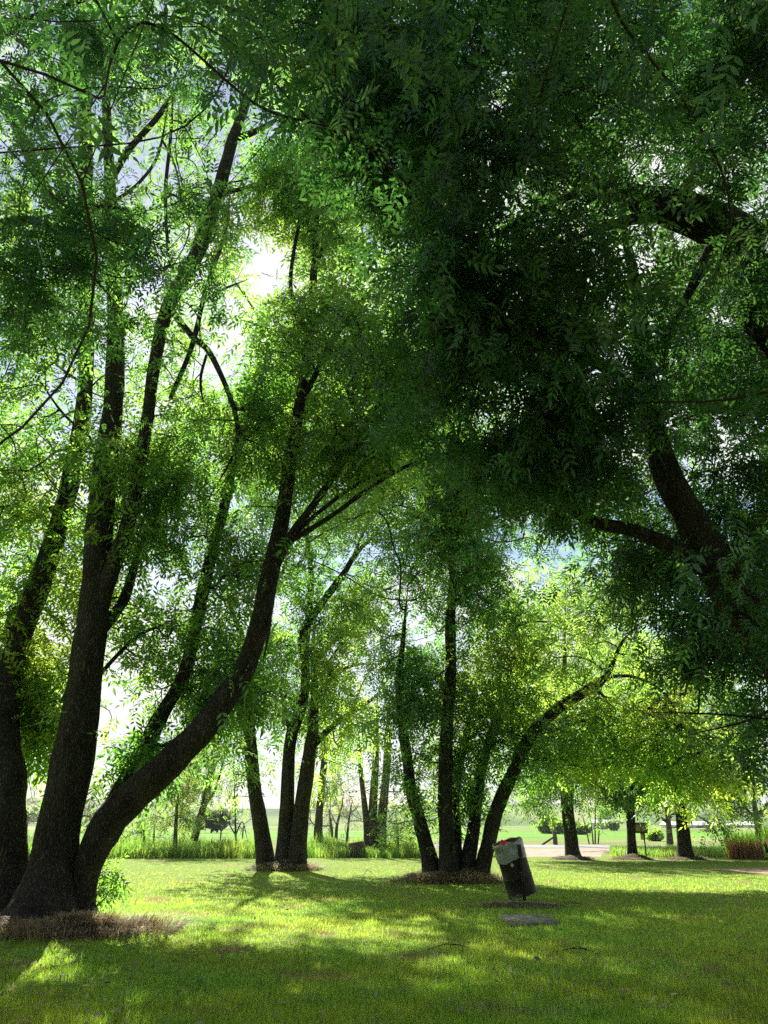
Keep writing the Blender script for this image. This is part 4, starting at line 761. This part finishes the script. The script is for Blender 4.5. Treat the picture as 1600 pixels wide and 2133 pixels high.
# tall grass, meadow plants and reeds behind the lawn
def strip(u0, u1, d0, d1, n):
    d = rng.uniform(d0, d1, n); u = rng.uniform(u0, u1, n); return np.stack([(u-800)/F*np.array(d)/math.cos(TH)*.93, d, 0*d], 1)
P = np.concatenate([strip(-60, 560, 35.4, 46, 30000), strip(625, 875, 36, 46, 13000)])
hh = noise3(P*[.35, .6, 1], 21)*.6+noise3(P*[1.3, 1.3, 1], 22)*.4
H = (.1+1.25*hh**1.6)*rng.uniform(.5, 1.25, len(P)); V, Fc = blades('t', P, H, rng.uniform(.02, .045, len(P)), None, 8, .4, 2, .3)
tag(mesh('tall_grass', V, Fc, M['blade_tall']), 'band of knee-high wild grass along the far edge of the lawn', 'tall grass', kind='stuff')
P = np.concatenate([strip(1000, 1060, 36.4, 38, 900), strip(1225, 1450, 36.6, 46, 9000), strip(1460, 1650, 36, 44, 5000)]); H = rng.uniform(.12, .42, len(P)); V, Fc = blades('t', P, H, rng.uniform(.02, .04, len(P)), None, 9, .45, 2, .3)
tag(mesh('meadow_grass', V, Fc, M['blade_tall']), 'sunlit yellow-green rough grass around the sign board', 'rough grass', kind='stuff')
for (ua, ub, ha, lab, sd_) in ((1446, 1512, .95, 'clump of dry brown reeds right of the thick row tree', 1), (1522, 1640, 1.15, 'taller clump of half-dry reeds at the right edge of the lawn', 2)):
    P = strip(ua, ub, 34.6, 36.2, 1500 if sd_ == 1 else 2400); root = empty('reed_clump', tuple(float(x) for x in P.mean(0)), lab, 'reeds')
    H = ha*rng.uniform(.55, 1.1, len(P)); V, Fc = blades('r', P, H*.8, rng.uniform(.03, .05, len(P)), None, 30+sd_, .13, 2); s = mesh('dry_stalks', V, Fc, M['reed_dry'], root); s['kind'] = 'stuff'
    k = rng.random(len(P)) < (.35 if sd_ == 1 else .8); P2 = P[k]+[0, .25, 0]+np.stack([0*H[k], 0*H[k], H[k]*.3], 1); V, Fc = blades('r', P2, H[k]*.85, rng.uniform(.03, .055, k.sum()), None, 40+sd_, .25, 2, .2); s = mesh('green_leaves', V, Fc, M['blade'], root); s['kind'] = 'stuff'

# dead leaves and bits of bark scattered over the grass
def litter():
    r = np.random.default_rng(61); n = 5200; P = field(n, 5.8, 24); q = noise3(P*.45, 33); kp = r.random(n) < np.clip((q-.3)*2.2, .06, 1); P = P[kp]; n = len(P)
    a = r.uniform(0, 6.28, n); l = r.uniform(.018, .05, n); u = np.stack([np.cos(a), np.sin(a), r.normal(size=n)*.35], 1)*l[:, None]; w = np.stack([-np.sin(a), np.cos(a), r.normal(size=n)*.5], 1)*(l*.34)[:, None]; P = P+np.stack([0*a, 0*a, r.uniform(.015, .05, n)], 1)
    tag(mesh('leaf_litter', np.stack([P-u, P+w, P+u, P-w], 1).reshape(-1, 3), np.arange(4*n).reshape(-1, 4), M['straw']), 'dry brown leaves and straw bits strewn over the lawn', 'leaf litter', kind='stuff')
litter()
# coarse grass tufts
cs = field(150, 6.2, 22); P = np.concatenate([c+np.c_[rng.normal(size=(26, 2))*.05, np.zeros(26)] for c in cs]); H = rng.uniform(.05, .16, len(P))
V, Fc = blades('c', P, H, rng.uniform(.005, .010, len(P)), None, 66, .6, 2, .3); tag(mesh('coarse_grass', V, Fc, M['blade_tall']), 'scattered coarse taller tufts standing out of the lawn', 'grass tufts', kind='stuff')
# fallen twigs on the lawn
tw = [(765, 1826, .3, 'small dead twig sticking up from the lawn between the two clumps'), (1180, 1886, .5, 'curved dark twig lying right of the drum'), (925, 1976, .45, 'dark stick lying in the grass at centre'), (1190, 1985, .4, 'bent twig in a sunny patch of lawn'), (455, 1818, .5, 'thin fallen branch left of the three-stemmed ash')]
for k, (u, v, l, lab) in enumerate(tw):
    c = gnd(u, v); r = random.Random(k); a = r.uniform(-.4, .4); b = MB(); up = .16 if k == 0 else .025
    b.tube([(c[0]-l*.5*math.cos(a), c[1]-l*.5*math.sin(a), .0), (c[0], c[1], up+.02), (c[0]+l*.4, c[1]+.05, up*.6+.02), (c[0]+l*.7, c[1]+.1, .0)], [.006, .006, .005, .003], 5)
    b.tube([(c[0], c[1], up+.02), (c[0]+.06, c[1]-.08, up+.05), (c[0]+.16, c[1]-.1, up+.03)], [.005, .004, .002], 5)
    tag(b.build('twig', M['bark']), lab, 'twig')

# ================================================================== AIR
hb = MB().box((0, 760, 60), 3000, 1900, 124).build('haze', None or newmat('haze')[0]); hm = hb.data.materials[0]; hnt = hm.node_tree
hv_ = hnt.nodes.new('ShaderNodeVolumePrincipled'); hv_.inputs['Color'].default_value = (.92, .97, 1, 1); hv_.inputs['Density'].default_value = .00024; hv_.inputs['Anisotropy'].default_value = .45
hnt.links.new(hv_.outputs[0], [n for n in hnt.nodes if n.type == 'OUTPUT_MATERIAL'][0].inputs['Volume'])
tag(hb, kind='stuff')

# ================================================================== RENDER SETTINGS
SC.view_settings.view_transform = 'Standard'; SC.view_settings.look = 'None'; SC.view_settings.gamma = 1; SC.view_settings.exposure = 1.62
SC.render.engine = 'CYCLES'; cy_ = SC.cycles
cy_.max_bounces = 5; cy_.diffuse_bounces = 2; cy_.glossy_bounces = 1; cy_.transmission_bounces = 3; cy_.transparent_max_bounces = 8; cy_.volume_bounces = 0
cy_.use_denoising = False; cy_.denoiser = 'OPENIMAGEDENOISE'; cy_.sample_clamp_indirect = .32; cy_.sample_clamp_direct = .36
cy_.caustics_reflective = False; cy_.caustics_refractive = False
